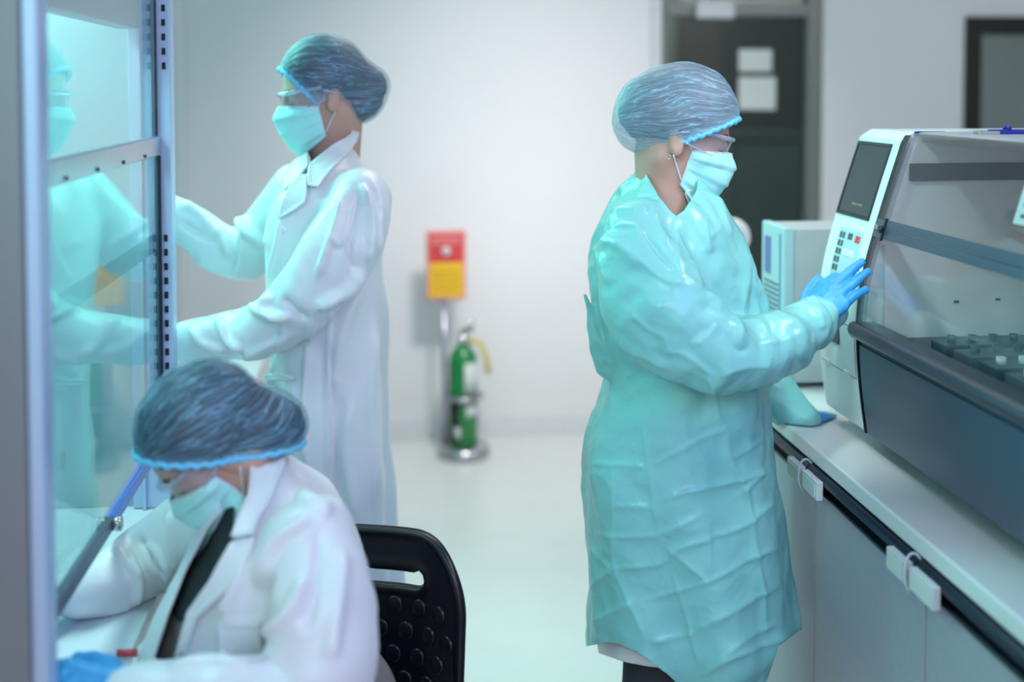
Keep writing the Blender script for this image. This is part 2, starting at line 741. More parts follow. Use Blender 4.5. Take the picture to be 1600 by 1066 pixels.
mat('inner_grey', srgb(222, 220, 220), 0.5)
mat('inner_dark', srgb(74, 74, 82), 0.5)
mat('lid_grey', srgb(172, 178, 190), 0.3, 0.3)
mat('latch_blue', srgb(30, 44, 140), 0.3)
mat('tower_side', srgb(190, 196, 202), 0.4)
mat('tower_front', srgb(178, 214, 222), 0.35)
mat('tower_blue', srgb(96, 120, 190), 0.3)
mat('vent_dark', srgb(92, 104, 126), 0.6)
mat('lamp_shell', srgb(235, 236, 236), 0.35)
mat('extinguisher_green', srgb(20, 128, 66), 0.3, coat=0.4)
mat('extinguisher_dark', srgb(24, 40, 36), 0.5)
mat('sign_red', srgb(206, 66, 70), 0.45)
mat('sign_yellow', srgb(232, 186, 36), 0.45)
mat('sign_pink', srgb(226, 150, 146), 0.5)
mat('sign_orange', srgb(196, 140, 40), 0.5)
mat('hose_yellow', srgb(206, 192, 96), 0.5)
mat('chrome', srgb(190, 192, 196), 0.2, 0.9)
mat('chair_black', srgb(13, 15, 24), 0.33, var=0.1, bump=0.03, bscale=400)
mat('door_frame_grey', srgb(118, 126, 126), 0.4, 0.2)
mat('door_dark', srgb(46, 50, 50), 0.4)
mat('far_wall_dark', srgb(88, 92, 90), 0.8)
mat('far_teal', srgb(104, 126, 124), 0.7)
mat('far_green', srgb(140, 152, 138), 0.7)
mat('paper', srgb(208, 218, 216), 0.6)
mat('window_black', srgb(10, 14, 16), 0.4)
mat('far_lamp', (1, 1, 1, 1), 0.5, emit=(0.85, 0.95, 1, 1), estr=12.0)
glass('sash_glass', (0.90, 0.98, 0.98, 1), gain=0.66, lo=0.04, hi=0.8, rough=0.012, haze=0.05, hcol=(0.35, 0.80, 0.80, 1))
glass('door_glass', (0.80, 0.84, 0.83, 1), gain=0.8, lo=0.03, hi=0.7)
glass('hood_glass', (0.95, 0.955, 0.965, 1), gain=0.8, lo=0.05, hi=0.7, rough=0.02)
glass('hood_edge', (0.80, 0.82, 0.86, 1), gain=0.6, lo=0.04, hi=0.7, rough=0.05)
glass('bar_reflection', (0.45, 0.72, 0.84, 1), gain=1.0, lo=0.02, hi=0.8, rough=0.2, haze=0.35, hcol=(0.22, 0.55, 0.70, 1))
glass('goggle_clear', (0.95, 0.96, 0.99, 1), gain=0.7, lo=0.06, hi=0.7, rough=0.04, haze=0.13, hcol=(0.75, 0.78, 0.95, 1))
glass('goggle_rim', (0.92, 0.94, 1.0, 1), gain=0.6, lo=0.12, hi=0.6, rough=0.1, haze=0.30, hcol=(0.75, 0.8, 1.0, 1))

# ================================================================ the room
WY = 5.25
struct(boxo('floor', 'floor_vinyl', None, -2.4, 3.7, -1.5, 8.2, -0.1, 0.0, bevel=0))
struct(boxo('ceiling', 'ceiling_white', None, -2.4, 3.7, -1.5, 8.2, 2.7, 2.8, bevel=0))
m = MB().box(-2.4, 1.255, WY, WY + 0.12, 0, 2.7)
struct(m.make('wall_back', 'white_wall', None, smooth=False))
m = MB().box(2.06, 2.76, WY, WY + 0.12, 0, 2.7).box(2.76, 3.7, WY, WY + 0.12, 1.95, 2.7).box(2.76, 3.7, WY, WY + 0.12, 0, 0.9)
struct(m.make('wall_back_right', 'white_wall', None, smooth=False))
struct(boxo('wall_left', 'white_wall', None, -2.4, -2.3, -1.5, 5.25, 0, 2.7, bevel=0))
struct(boxo('wall_right', 'white_wall', None, 3.6, 3.7, -1.5, 8.2, 0, 2.7, bevel=0))
struct(boxo('wall_far', 'far_wall_dark', None, -0.5, 3.7, 7.9, 8.0, 0, 2.7, bevel=0))
struct(boxo('wall_far_side', 'far_wall_dark', None, 0.3, 0.4, WY + 0.13, 7.9, 0, 2.7, bevel=0))
struct(boxo('trim_1', 'white_wall', None, -0.965, -0.87, WY - 0.10, WY - 0.001, 0, 2.7, bevel=0.01))
struct(boxo('baseboard_back', 'skirting', None, -0.86, 1.25, WY - 0.018, WY - 0.001, 0, 0.085, bevel=0.004))
struct(boxo('baseboard_right', 'skirting', None, 2.07, 3.6, WY - 0.018, WY - 0.001, 0, 0.085, bevel=0.004))
struct(boxo('trim_2', 'skirting', None, 1.235, 1.275, WY - 0.03, WY + 0.14, 0, 2.7, bevel=0.005))

# glazed door into the dark room
d = thing('door_1', None, None, (1.66, WY + 0.05, 0))
d['kind'] = 'structure'
fr = MB().box(1.277, 1.31, WY + 0.02, WY + 0.08, 0, 2.7).box(1.985, 2.058, WY + 0.01, WY + 0.09, 0, 2.7)
fr.box(1.31, 1.985, WY + 0.01, WY + 0.09, 1.945, 2.005)
fr.make('door_frame', 'door_frame_grey', d, smooth=False, bevel=0.004)
boxo('door_glass', 'door_glass', d, 1.312, 1.983, WY + 0.045, WY + 0.053, 0.0, 1.943, bevel=0)
boxo('transom_glass', 'door_glass', d, 1.312, 1.983, WY + 0.045, WY + 0.053, 2.007, 2.68, bevel=0)
boxo('door_closer', 'label_white', d, 1.44, 1.62, WY - 0.04, WY + 0.008, 1.93, 2.01, bevel=0.01)
for i, (x0, x1, z0, z1, lab) in enumerate(((1.665, 1.825, 1.685, 1.79, 'small white notice taped on the dark glass door, the upper one'),
                                          (1.665, 1.845, 1.505, 1.66, 'larger white notice taped on the dark glass door, the lower one'))):
    o = boxo('paper_notice', 'paper', None, x0, x1, WY + 0.041, WY + 0.0445, z0, z1, bevel=0)
    tag(o, lab, 'notice', 'notices on the glass door')
# things in the dark room behind the glass
t = thing('storage_cabinet', 'teal grey low cabinet in the dark room behind the glass door', 'cabinet', (1.9, 7.6, 0))
boxo('carcass', 'far_teal', t, 0.8, 3.3, 7.45, 7.88, 0.02, 1.28, bevel=0.01)
boxo('worktop', 'door_frame_grey', t, 0.78, 3.32, 7.42, 7.885, 1.28, 1.32, bevel=0.006)
for i in range(5):
    boxo('door', 'far_teal', t, 0.82 + i * 0.5, 1.30 + i * 0.5, 7.43, 7.448, 0.1, 1.22, bevel=0.004)
t = thing('display_board', 'pale green board on the far wall behind the glass door', 'board', (1.95, 7.88, 1.9))
boxo('panel', 'far_green', t, 1.72, 2.02, 7.86, 7.895, 1.68, 2.3, bevel=0.004)
for z in (2.3, 1.66):
    boxo('frame_rail', 'door_dark', t, 1.71, 2.03, 7.85, 7.896, z, z + 0.02, bevel=0)
for i, (x, y) in enumerate(((1.75, 6.3), (2.15, 7.0), (1.95, 7.6))):
    t = thing('ceiling_light', ['nearest of the dim ceiling panels behind the glass door', 'middle dim ceiling panel behind the glass door',
                                'farthest dim ceiling panel behind the glass door'][i], 'ceiling light', (x, y, 2.66), 'dim ceiling panels behind the glass door')
    boxo('diffuser', 'far_lamp', t, x - 0.3, x + 0.3, y - 0.08, y + 0.08, 2.655, 2.67, bevel=0)
    for s in (-1, 1):
        boxo('frame_rail', 'door_frame_grey', t, x - 0.32, x + 0.32, y + s * 0.10, y + s * 0.081, 2.65, 2.69, bevel=0)

w = thing('window_1', None, None, (3.1, WY, 0.9))
w['kind'] = 'structure'
MB().box(2.762, 2.84, WY - 0.02, WY + 0.1, 0.9, 1.945).box(2.84, 3.6, WY - 0.02, WY + 0.1, 1.865, 1.945).box(2.84, 3.6, WY - 0.02, WY + 0.1, 0.9, 0.96) \
    .make('window_frame', 'window_black', w, smooth=False, bevel=0.004)
boxo('pane', 'door_glass', w, 2.842, 3.6, WY + 0.05, WY + 0.058, 0.962, 1.863, bevel=0)

# ================================================================ safety cabinet on the left
XG = -0.45
hood = thing('safety_cabinet', 'glass fronted safety cabinet with steel sash bar and slotted post on the left', 'safety cabinet', (-0.8, 1.95, 0.745))
boxo('side_panel', 'grey_panel', hood, -1.15, -0.4295, 1.425, 1.455, 0.746, 2.35, bevel=0.004)
boxo('corner_post', 'pale_blue_metal', hood, -0.429, -0.410, 1.43, 1.475, 0.746, 2.35, bevel=0.004)
boxo('back_panel', 'cabinet_lining', hood, -1.18, -1.15, 1.425, 2.43, 0.746, 2.35, bevel=0)
boxo('end_panel', 'cabinet_lining', hood, -1.15, -0.512, 2.405, 2.43, 0.746, 2.35, bevel=0)
boxo('roof_panel', 'cabinet_lining', hood, -1.15, -0.53, 1.456, 2.404, 2.05, 2.08, bevel=0)
boxo('header', 'header_blue', hood, -0.525, -0.482, 1.456, 2.36, 1.72, 2.35, bevel=0.003)
post = boxo('slotted_post', 'pale_blue_metal', hood, -0.511, -0.4275, 2.385, 2.43, 0.746, 2.35, bevel=0.003)
sl = MB()
for k in range(80):
    z = 0.80 + k * 0.0290
    if 1.30 < z < 1.635:
        continue
    sl.box(-0.4435, -0.4365, 2.3825, 2.3855, z, z + 0.0135)
sl.make('slots', 'slot_black', post, smooth=False)
boxo('post_lip', 'pale_blue_metal', post, -0.490, -0.484, 2.376, 2.3845, 0.746, 2.35, bevel=0.001)
up = boxo('upper_pane', 'sash_glass', hood, -0.459, -0.4545, 1.478, 2.372, 1.507, 2.35, bevel=0)
boxo('edge_strip', 'dark_rail', up, -0.4625, -0.4525, 2.3725, 2.382, 1.507, 2.35, bevel=0.001)
lo = boxo('lower_sash', 'sash_glass', hood, XG - 0.006, XG - 0.001, 1.478, 2.372, 0.90, 1.475, bevel=0)
b = boxo('sash_bar', 'brushed_steel', lo, XG - 0.012, XG + 0.004, 1.478, 2.380, 1.468, 1.506, bevel=0.003)
for y in (1.68, 1.86, 2.04, 2.22):
    MB().tube([(XG + 0.003, y, 1.475), (XG + 0.007, y, 1.475)], 0.0035, 10).make('rivet', 'arm_grey', b)
boxo('side_guide', 'dark_rail', lo, XG - 0.009, XG + 0.003, 2.3725, 2.3825, 0.88, 1.467, bevel=0.001)
boxo('inner_strip', 'bar_reflection', lo, XG - 0.011, XG - 0.0065, 1.478, 2.371, 1.275, 1.312, bevel=0.001)  # mirror image of the sash bar, built as a tinted strip
boxo('bottom_rail', 'arm_grey', lo, XG - 0.012, XG + 0.004, 1.478, 1.93, 0.872, 0.90, bevel=0.006)
boxo('clear_rail_end', 'blue_plastic', lo, XG - 0.012, XG + 0.004, 1.93, 2.371, 0.872, 0.90, bevel=0.006)
MB().tube([(XG + 0.004, 1.93, 0.886), (XG + 0.018, 1.93, 0.886)], 0.012, 16).make('rail_clip', 'chrome', lo)

bench = thing('laboratory_bench', 'long white laboratory bench along the left, under the safety cabinet', 'bench', (-0.85, 2.6, 0))
boxo('bench_top', 'bench_white', bench, -1.35, -0.385, 1.30, 4.3, 0.712, 0.745, bevel=0.004)
boxo('back_leg_panel', 'cabinet_grey', bench, -1.30, -1.26, 1.35, 4.25, 0, 0.711, bevel=0.003)
for y in (1.36, 4.24):
    boxo('leg', 'pale_blue_metal', bench, -1.25, -1.20, y - 0.025, y + 0.025, 0, 0.711, bevel=0.003)
c = PX(210, 1020, -0.41)
o = MB().tube([PZ(183, 1021, 0.753), PZ(214, 1020, 0.753)], 0.0055, 12).make('marker_cap', 'red_plastic', None)
tag(o, 'small red plastic stick lying on the white bench beside the glove', 'stick')

# ================================================================ counter and cabinets on the right
CXF = 0.833
top = boxo('worktop', 'counter_white', None, CXF, 1.70, 0.45, 3.66, 0.868, 0.90, bevel=0.004)
tag(top, 'long glossy white worktop running along the right side under the analyser', 'worktop')
for i, (y0, y1, lab) in enumerate(((0.765, 1.228, 'grey base cabinet under the worktop, the one nearest the camera'),
                                  (1.232, 1.691, 'grey base cabinet at the lower right, second from the camera'),
                                  (1.695, 2.154, 'grey base cabinet between the two pairs of label holders'),
                                  (2.158, 2.617, 'grey base cabinet beside the cyan gown, beyond the farther label holders'),
                                  (2.621, 3.08, 'grey base cabinet at the far end of the worktop, past the cyan gown'))):
    if i in (0, 4):
        pass
    t = thing('base_cabinet', lab, 'cabinet', (1.25, (y0 + y1) / 2, 0), 'base cabinets under the worktop')
    boxo('carcass', 'cabinet_grey', t, CXF + 0.030, 1.65, y0, y1, 0.10, 0.866, bevel=0.001)
    boxo('plinth', 'plinth_grey', t, CXF + 0.07, 1.6, y0, y1, 0, 0.099, bevel=0)
    boxo('door', 'cabinet_grey', t, CXF + 0.008, CXF + 0.029, y0, y1, 0.105, 0.818, bevel=0.0015)
    # finger rail: a rounded bar above a recess with a lower lip
    rail = [(CXF + 0.029, 0.866), (CXF - 0.004, 0.866), (CXF - 0.010, 0.860), (CXF - 0.010, 0.850), (CXF - 0.004, 0.845), (CXF + 0.012, 0.845),
            (CXF + 0.014, 0.828), (CXF - 0.002, 0.828), (CXF - 0.004, 0.825), (CXF - 0.002, 0.8195), (CXF + 0.029, 0.8195)]
    MB().prism_y(rail, y0, y1).make('finger_rail', 'counter_rail', t, smooth=False, bevel=0.0012)
for i, (yc, which) in enumerate(((2.156, 'farther'), (1.693, 'nearer'))):
    for s, side in ((1, 'left'), (-1, 'right')):
        t = thing('label_holder', 'white label holder on the dark rail, %s one of the %s pair' % (side, which), 'label holder', (CXF - 0.012, yc + s * 0.04, 0.83),
                  'label holders on the cabinet rail')
        y0, y1 = (yc + 0.006, yc + 0.075) if s > 0 else (yc - 0.085, yc - 0.006)
        boxo('holder', 'label_white', t, CXF - 0.024, CXF - 0.0105, y0, y1, 0.822, 0.858, bevel=0.002)
        boxo('card', 'paper', t, CXF - 0.0255, CXF - 0.0238, y0 + 0.008, y1 - (0.008 if s > 0 else 0.008), 0.828, 0.852, bevel=0)
    a = np.linspace(0, 2 * PI, 25)
    pts = [(CXF - 0.012 + 0.016 * math.cos(q), yc + 0.004 * math.sin(q), 0.842 + 0.032 * math.sin(q)) for q in a]
    o = MB().tube(pts, 0.0022, 8, caps=False).make('cord_loop', 'cord_white', None)
    tag(o, 'thin white cord looped round the dark rail between the %s label holders' % which, 'cord', 'cord loops on the cabinet rail')

# ================================================================ analyser on the worktop
PRF = spline([(0.929, 0.931), (0.919, 1.0), (0.912, 1.067), (0.909, 1.144), (0.913, 1.20), (0.923, 1.257), (0.947, 1.345), (0.970, 1.42), (0.991, 1.485),
              (0.997, 1.503), (1.005, 1.513), (1.02, 1.517)], 5)


def prof(z):
    return np.interp(z, PRF[:, 1], PRF[:, 0])


def outline(z0, z1, off, back, n=24):
    zs = np.linspace(z0, z1, n)
    return [(float(prof(z)) + off, float(z)) for z in zs] + [(back, z1), (back, z0)]


def sheet(name, m, parent, y0, y1, z0, z1, off, th, n=16):
    """a panel that follows the curved front; off > 0 stands proud of it"""
    zs = np.linspace(z0, z1, n)
    pl = [(float(prof(z)) - off, float(z)) for z in zs] + [(float(prof(z)) - off + th, float(z)) for z in zs[::-1]]
    return MB().prism_y(pl, y0, y1).make(name, m, parent, smooth=False, bevel=min(0.001, th * 0.3))


YS, YE = 2.13, 2.335
ana = thing('analyser', 'large white and slate benchtop analyser with clear hood, screen and keypad on the worktop', 'analyser', (1.25, 1.75, 0.9))
hs = MB().prism_y(outline(0.931, 1.517, 0, 1.52, 40), YS, YE).make('end_housing', 'housing_white', ana, smooth=False, bevel=0.008)
# screen
scr = sheet('screen', 'screen_dark', hs, 2.170, 2.318, 1.348, 1.487, 0.0015, 0.006)
fr = MB()
for (y0, y1, z0, z1) in ((2.164, 2.170, 1.342, 1.493), (2.318, 2.324, 1.342, 1.493)):
    zs = np.linspace(z0, z1, 12)
    fr.prism_y([(float(prof(z)) - 0.003, float(z)) for z in zs] + [(float(prof(z)) + 0.004, float(z)) for z in zs[::-1]], y0, y1)
for z0, z1 in ((1.342, 1.348), (1.487, 1.493)):
    zs = np.linspace(z0, z1, 4)
    fr.prism_y([(float(prof(z)) - 0.003, float(z)) for z in zs] + [(float(prof(z)) + 0.004, float(z)) for z in zs[::-1]], 2.170, 2.318)
fr.make('bezel', 'trim_black', scr, smooth=False)
tx = MB()
for k in range(11):
    if k == 5:
        continue
    y = 2.256 - k * 0.0045
    tx.box(float(prof(1.367)) - 0.0024, float(prof(1.367)) - 0.001, y, y + 0.003, 1.3655, 1.3695)
tx.make('screen_lettering', 'screen_text', scr, smooth=False)
# keypad
kp = sheet('keypad', 'keypad_blue', hs, 2.168, 2.283, 1.196, 1.318, 0.0012, 0.003)


def key(y, z, w, h, m):
    return sheet('key', m, kp, y - w / 2, y + w / 2, z - h / 2, z + h / 2, 0.0028, 0.003, 4)


for r in range(5):
    for cidx in range(2):
        key(2.270 - cidx * 0.0145, 1.303 - r * 0.0165, 0.009, 0.012, 'key_dark')
for cidx in range(2):
    key(2.230 - cidx * 0.0115, 1.304, 0.008, 0.0125, 'key_dark')
    key(2.193 - cidx * 0.0115, 1.302, 0.0095, 0.014, 'key_red')
for cidx in range(3):
    key(2.232 - cidx * 0.018, 1.272, 0.014, 0.014, 'key_white')
    key(2.196 - cidx * 0.0085 + 0.012, 1.205, 0.005, 0.007, 'key_dark')
key(2.1755, 1.206, 0.006, 0.010, 'key_red')
key(2.178, 1.226, 0.006, 0.008, 'key_red')
hd = sheet('bar_handle', 'hood_rail', hs, 2.212, 2.238, 1.138, 1.196, 0.008, 0.010)
for z in (1.158, 1.166, 1.174):
    x = float(prof(z)) - 0.0082
    MB().tube([(x, 2.225, z), (x - 0.001, 2.225, z)], 0.0026, 10).make('indicator_dot', 'trim_black', hd)
# recessed pull
pul = sheet('pull_recess', 'inner_dark', hs, 2.215, 2.282, 1.090, 1.130, 0.0016, 0.004)
MB().prism_y([(float(prof(1.09)) - 0.003, 1.086), (float(prof(1.09)) - 0.003, 1.093), (float(prof(1.12)) + 0.001, 1.118), (float(prof(1.12)) + 0.002, 1.086)], 2.217, 2.262) \
    .make('pull_lip', 'hood_rail', pul, smooth=False)
sm = MB()
for (y0, y1, z0, z1) in ((2.14, 2.30, 1.133, 1.1345), (2.14, 2.32, 1.034, 1.0352), (2.1395, 2.1410, 1.035, 1.133)):
    zs = np.linspace(z0, z1, 8)
    sm.prism_y([(float(prof(z)) - 0.0006, float(z)) for z in zs] + [(float(prof(z)) + 0.001, float(z)) for z in zs[::-1]], y0, y1)
sm.make('panel_seams', 'vent_dark', hs, smooth=False)
for y in (2.285, 2.185):
    sheet('clip', 'key_white', hs, y - 0.012, y + 0.012, 1.0285, 1.041, 0.004, 0.005, 4)
sheet('edge_gasket', 'trim_black', hs, YS - 0.005, YS - 0.0005, 0.932, 1.512, 0.0022, 0.012, 40)
# body nearer to the camera
YN = 1.05
bd = MB().prism_y(outline(0.931, 1.112, 0.004, 1.5, 20), YN, YS - 0.006).make('lower_body', 'slate_panel', ana, smooth=False, bevel=0.002)
sheet('front_panel', 'slate_panel', bd, YN, YS - 0.012, 0.936, 1.108, 0.0005, 0.004, 20)
rl = MB().prism_y([(0.894, 1.128), (0.892, 1.136), (0.895, 1.146), (0.902, 1.150), (0.945, 1.150), (0.945, 1.1135), (0.914, 1.1135), (0.900, 1.120)], YN, YS + 0.006)
rl.make('front_rail', 'hood_rail', ana, smooth=False, bevel=0.002)
boxo('deck', 'inner_dark', ana, 0.9455, 1.46, YN, YS - 0.006, 1.1125, 1.118, bevel=0)
boxo('back_wall', 'inner_grey', ana, 1.46, 1.52, YN, YS - 0.006, 1.1125, 1.50, bevel=0)
MB().prism_y([(1.024, 1.5135), (1.028, 1.5175), (1.05, 1.5185), (1.52, 1.5185), (1.52, 1.5135)], YN, YS - 0.006).make('roof', 'lid_grey', ana, smooth=False, bevel=0.002)
iw = boxo('inner_wall', 'inner_grey', ana, 0.96, 1.459, YS - 0.012, YS - 0.0065, 1.119, 1.30, bevel=0)
pl = [(float(prof(z)) + 0.012, float(z)) for z in np.linspace(1.30, 1.498, 14)] + [(1.459, 1.498), (1.459, 1.30)]
MB().prism_y(pl, YS - 0.012, YS - 0.0065).make('inner_wall_upper', 'inner_grey', iw, smooth=False)
boxo('inner_strip', 'inner_dark', iw, 1.005, 1.45, YS - 0.022, YS - 0.0125, 1.425, 1.458, bevel=0.002)
for x, z in ((1.10, 1.185), (1.185, 1.188)):
    boxo('slot_hole', 'trim_black', iw, x, x + 0.010, YS - 0.0135, YS - 0.0121, z, z + 0.005, bevel=0.0005)
uph = sheet('upper_hood', 'hood_glass', ana, YN, YS - 0.008, 1.352, 1.5165, 0.003, 0.004, 30)
loh = sheet('lower_hood', 'hood_glass', ana, YN, YS - 0.008, 1.1505, 1.318, 0.003, 0.004, 24)
sheet('edge_band', 'hood_edge', uph, YS - 0.048, YS - 0.009, 1.353, 1.508, -0.0015, 0.002, 20)
sheet('edge_band', 'hood_edge', loh, YS - 0.036, YS - 0.009, 1.151, 1.318, -0.0015, 0.002, 20)
hb = sheet('hood_band', 'slate_panel', uph, YN, YS - 0.008, 1.336, 1.352, 0.004, 0.006, 6)
hb2 = sheet('hood_band', 'slate_panel', loh, YN, YS - 0.008, 1.318, 1.3345, 0.004, 0.006, 6)
lt = sheet('latch', 'trim_black', uph, YS - 0.052, YS - 0.046, 1.314, 1.356, 0.008, 0.006, 6)
sheet('latch_lever', 'chrome', lt, YS - 0.045, YS - 0.012, 1.333, 1.341, 0.009, 0.005, 4)
x = float(prof(1.337)) - 0.010
MB().tube([(x, YS - 0.049, 1.336), (x - 0.005, YS - 0.049, 1.336)], 0.007, 14).make('latch_knob', 'trim_black', lt)
# roof catch
p0 = PZ(1550, 207, 1.5235)
rc = boxo('roof_catch', 'latch_blue', ana, 1.10, 1.17, 1.990, 2.004, 1.5187, 1.527, bevel=0.002)
boxo('catch_plate', 'chrome', rc, 1.075, 1.115, 1.985, 2.008, 1.5187, 1.5245, bevel=0.001)
MB().lathe([(0.008, 0), (0.008, 0.006), (0.005, 0.008)], (1.135, 1.997, 1.5268), 14).make('catch_knob', 'latch_blue', rc)
boxo('roof_seam', 'latch_blue', ana, 1.02, 1.08, YS - 0.0056, YS - 0.0006, 1.512, 1.5192, bevel=0.0005)
# things on the deck under the hood
dk = MB()
for i in range(4):
    y = 1.98 - i * 0.085
    rk = thing('sample_rack', ['dark sample rack farthest back under the clear hood', 'second dark sample rack under the clear hood',
                               'third dark sample rack under the clear hood', 'dark sample rack nearest the frame edge under the clear hood'][i],
               'rack', (1.12, y, 1.1185), 'sample racks under the clear hood')
    boxo('tray', 'trim_black' if i % 2 == 0 else 'inner_dark', rk, 1.0, 1.40, y - 0.030, y + 0.030, 1.1185, 1.1405, bevel=0.002)
    for k in range(10):
        MB().lathe([(0.008, 0), (0.008, 0.012), (0.006, 0.012), (0.006, 0.004)], (1.025 + k * 0.04, y, 1.1407), 12) \
            .make('vial', 'key_white' if i > 1 else 'hood_rail', rk)
ar = thing('dispensing_arm', 'grey dispensing arm over the racks under the clear hood', 'arm', (1.30, 1.9, 1.1185))
boxo('carriage', 'key_white', ar, 1.43, 1.4595, 1.70, 1.98, 1.145, 1.175, bevel=0.003)
MB().tube([(1.445, 1.94, 1.17), (1.30, 1.94, 1.21), (1.17, 1.94, 1.21), (1.16, 1.94, 1.17)], 0.006, 10).make('tube', 'chrome', ar)
# notice stuck on the hood
st = sheet('hood_sticker', 'label_white', ana, 1.56, 1.665, 1.395, 1.455, 0.0045, 0.001, 8)
for z in (1.405, 1.422, 1.439):
    sheet('sticker_line', 'key_dark', st, 1.575, 1.65, z, z + 0.006, 0.0052, 0.001, 3)
for x in (1.02, 1.45):
    for y in (1.12, 2.20):
        MB().lathe([(0.02, 0), (0.02, 0.0315)], (x, y, 0.9), 16).make('foot', 'trim_black', ana)

# ================================================================ tower unit behind the analyser
tw = thing('tower_unit', 'pale narrow tower unit with blue display and vents on the worktop behind the analyser', 'tower unit', (1.1, 2.66, 0.9))
tb = boxo('case', 'tower_side', tw, 0.950, 1.36, 2.585, 2.745, 0.912, 1.275, bevel=0.004)
boxo('front', 'tower_front', tw, 0.926, 0.9495, 2.583, 2.748, 0.912, 1.278, bevel=0.005)
boxo('display', 'tower_blue', tw, 0.9245, 0.9275, 2.680, 2.722, 1.155, 1.245, bevel=0.001)
vm = MB()
for k in range(9):
    z = 1.135 - k * 0.0125
    vm.box(0.9243, 0.9262, 2.625, 2.725, z, z + 0.0045)
vm.make('front_vents', 'vent_dark', tw, smooth=False)
boxo('front_stripe', 'tower_blue', tw, 0.9245, 0.927, 2.610, 2.616, 0.93, 1.26, bevel=0)
pm = MB()
for i in range(6):
    for k in range(26):
        pm.box(1.035 + i * 0.008, 1.0395 + i * 0.008, 2.5838, 2.5852, 0.96 + k * 0.0105, 0.966 + k * 0.0105)
pm.make('side_vents', 'vent_dark', tb, smooth=False)
for x in (0.96, 1.32):
    for y in (2.60, 2.73):
        MB().lathe([(0.01, 0), (0.01, 0.0118)], (x, y, 0.9005), 12).make('foot', 'trim_black', tw)

# round white lamp beyond the gown
lp = thing('bench_lamp', 'round white lamp head showing beside the chest of the cyan gown', 'lamp', (0.93, 3.30, 0.9))
c = P(1143, 371, 3.25)
MB().lathe([(0.07, 0), (0.07, 0.012), (0.02, 0.02), (0.012, 0.03)], (c[0] + 0.0, 3.30, 0.9003), 24).make('base', 'lamp_shell', lp)
MB().tube([(c[0], 3.30, 0.92), (c[0], 3.33, 1.05), (c[0], 3.30, c[2])], 0.010, 10).make('stem', 'lamp_shell', lp)
hd = MB()
for k in range(24):
    pass
prf = [(0.0005, 0.012), (0.030, 0.011), (0.050, 0.006), (0.057, 0.0), (0.057, -0.012), (0.045, -0.024), (0.0005, -0.030)]
V, Fc = [], []
n = 40
for r, h in prf:
    for k in range(n):
        q = 2 * PI * k / n
        V.append((c[0] + r * math.cos(q), c[1] - h, c[2] + r * math.sin(q)))
for i in range(len(prf) - 1):
    for k in range(n):
        Fc.append((i * n + k, i * n + (k + 1) % n, (i + 1) * n + (k + 1) % n, (i + 1) * n + k))
mesh('lamp_head', V, Fc, 'lamp_shell', lp)

# ================================================================ extinguisher on its stand
EY = 4.95
ec = PZ(724, 712, 0.0)
ex, ey = float(ec[0]), float(ec[1])
es = thing('sign_stand', 'steel floor stand with a red and yellow sign, holding the green cylinder', 'sign stand', (ex, ey, 0))
MB().lathe([(0.115, 0), (0.118, 0.012), (0.112, 0.045), (0.10, 0.052), (0.05, 0.054)], (ex, ey, 0), 40).make('base', 'chrome', es)
MB().tube([(ex - 0.082, ey, 0.05), (ex - 0.082, ey + 0.01, 0.72)], 0.012, 14).make('pole', 'brushed_steel', es)
a = np.linspace(0, 2 * PI, 33)
MB().tube([(ex + 0.080 * math.cos(q), ey + 0.080 * math.sin(q), 0.265) for q in a], 0.011, 10, caps=False).make('ring', 'brushed_steel', es)
sgc = P(697, 414, ey)
sx, sz = float(sgc[0]), float(sgc[2])
sg = boxo('sign_board', 'sign_pink', es, sx - 0.087, sx + 0.087, ey - 0.010, ey + 0.006, sz - 0.152, sz + 0.152, bevel=0.018)
boxo('red_field', 'sign_red', sg, sx - 0.074, sx + 0.074, ey - 0.0125, ey - 0.0098, sz + 0.012, sz + 0.138, bevel=0.001)
boxo('yellow_field', 'sign_yellow', sg, sx - 0.074, sx + 0.074, ey - 0.0125, ey - 0.0098, sz - 0.138, sz + 0.012, bevel=0.001)
ln = MB()
for z in (0.118, 0.098):
    for k in range(9):
        ln.box(sx - 0.062 + k * 0.014, sx - 0.052 + k * 0.014, ey - 0.0138, ey - 0.0122, sz + z - 0.006, sz + z + 0.006)
ln.make('sign_lettering', 'sign_pink', sg, smooth=False)
em = MB()
em.tube([(sx, ey - 0.0122, sz + 0.062), (sx, ey - 0.0145, sz + 0.062)], 0.019, 20)
em.make('emblem', 'paper', sg)
ln = MB()
for z in (-0.03, -0.055, -0.082, -0.108):
    for k in range(8):
        ln.box(sx - 0.062 + k * 0.0155, sx - 0.052 + k * 0.0155, ey - 0.0138, ey - 0.0122, sz + z - 0.005, sz + z + 0.005)
ln.make('instruction_lettering', 'sign_orange', sg, smooth=False)
fe = thing('fire_extinguisher', 'green fire extinguisher with white labels standing in the steel stand by the back wall', 'extinguisher', (ex, ey, 0.055))
MB().lathe([(0.058, 0), (0.063, 0.008), (0.063, 0.36), (0.056, 0.395), (0.034, 0.425), (0.022, 0.435)], (ex, ey, 0.056), 32).make('cylinder', 'extinguisher_green', fe)
MB().lathe([(0.022, 0), (0.022, 0.03), (0.015, 0.035), (0.015, 0.05)], (ex, ey, 0.49), 20).make('valve', 'chrome', fe)
MB().tube([(ex - 0.012, ey, 0.535), (ex + 0.03, ey - 0.01, 0.56), (ex + 0.035, ey - 0.02, 0.60)], [0.014, 0.018, 0.012], 12).make('lever', 'chrome', fe)
MB().tube([(ex + 0.02, ey - 0.01, 0.51), (ex + 0.075, ey - 0.02, 0.50), (ex + 0.098, ey - 0.03, 0.44), (ex + 0.108, ey - 0.035, 0.37)], 0.012, 12).make('hose', 'hose_yellow', fe)
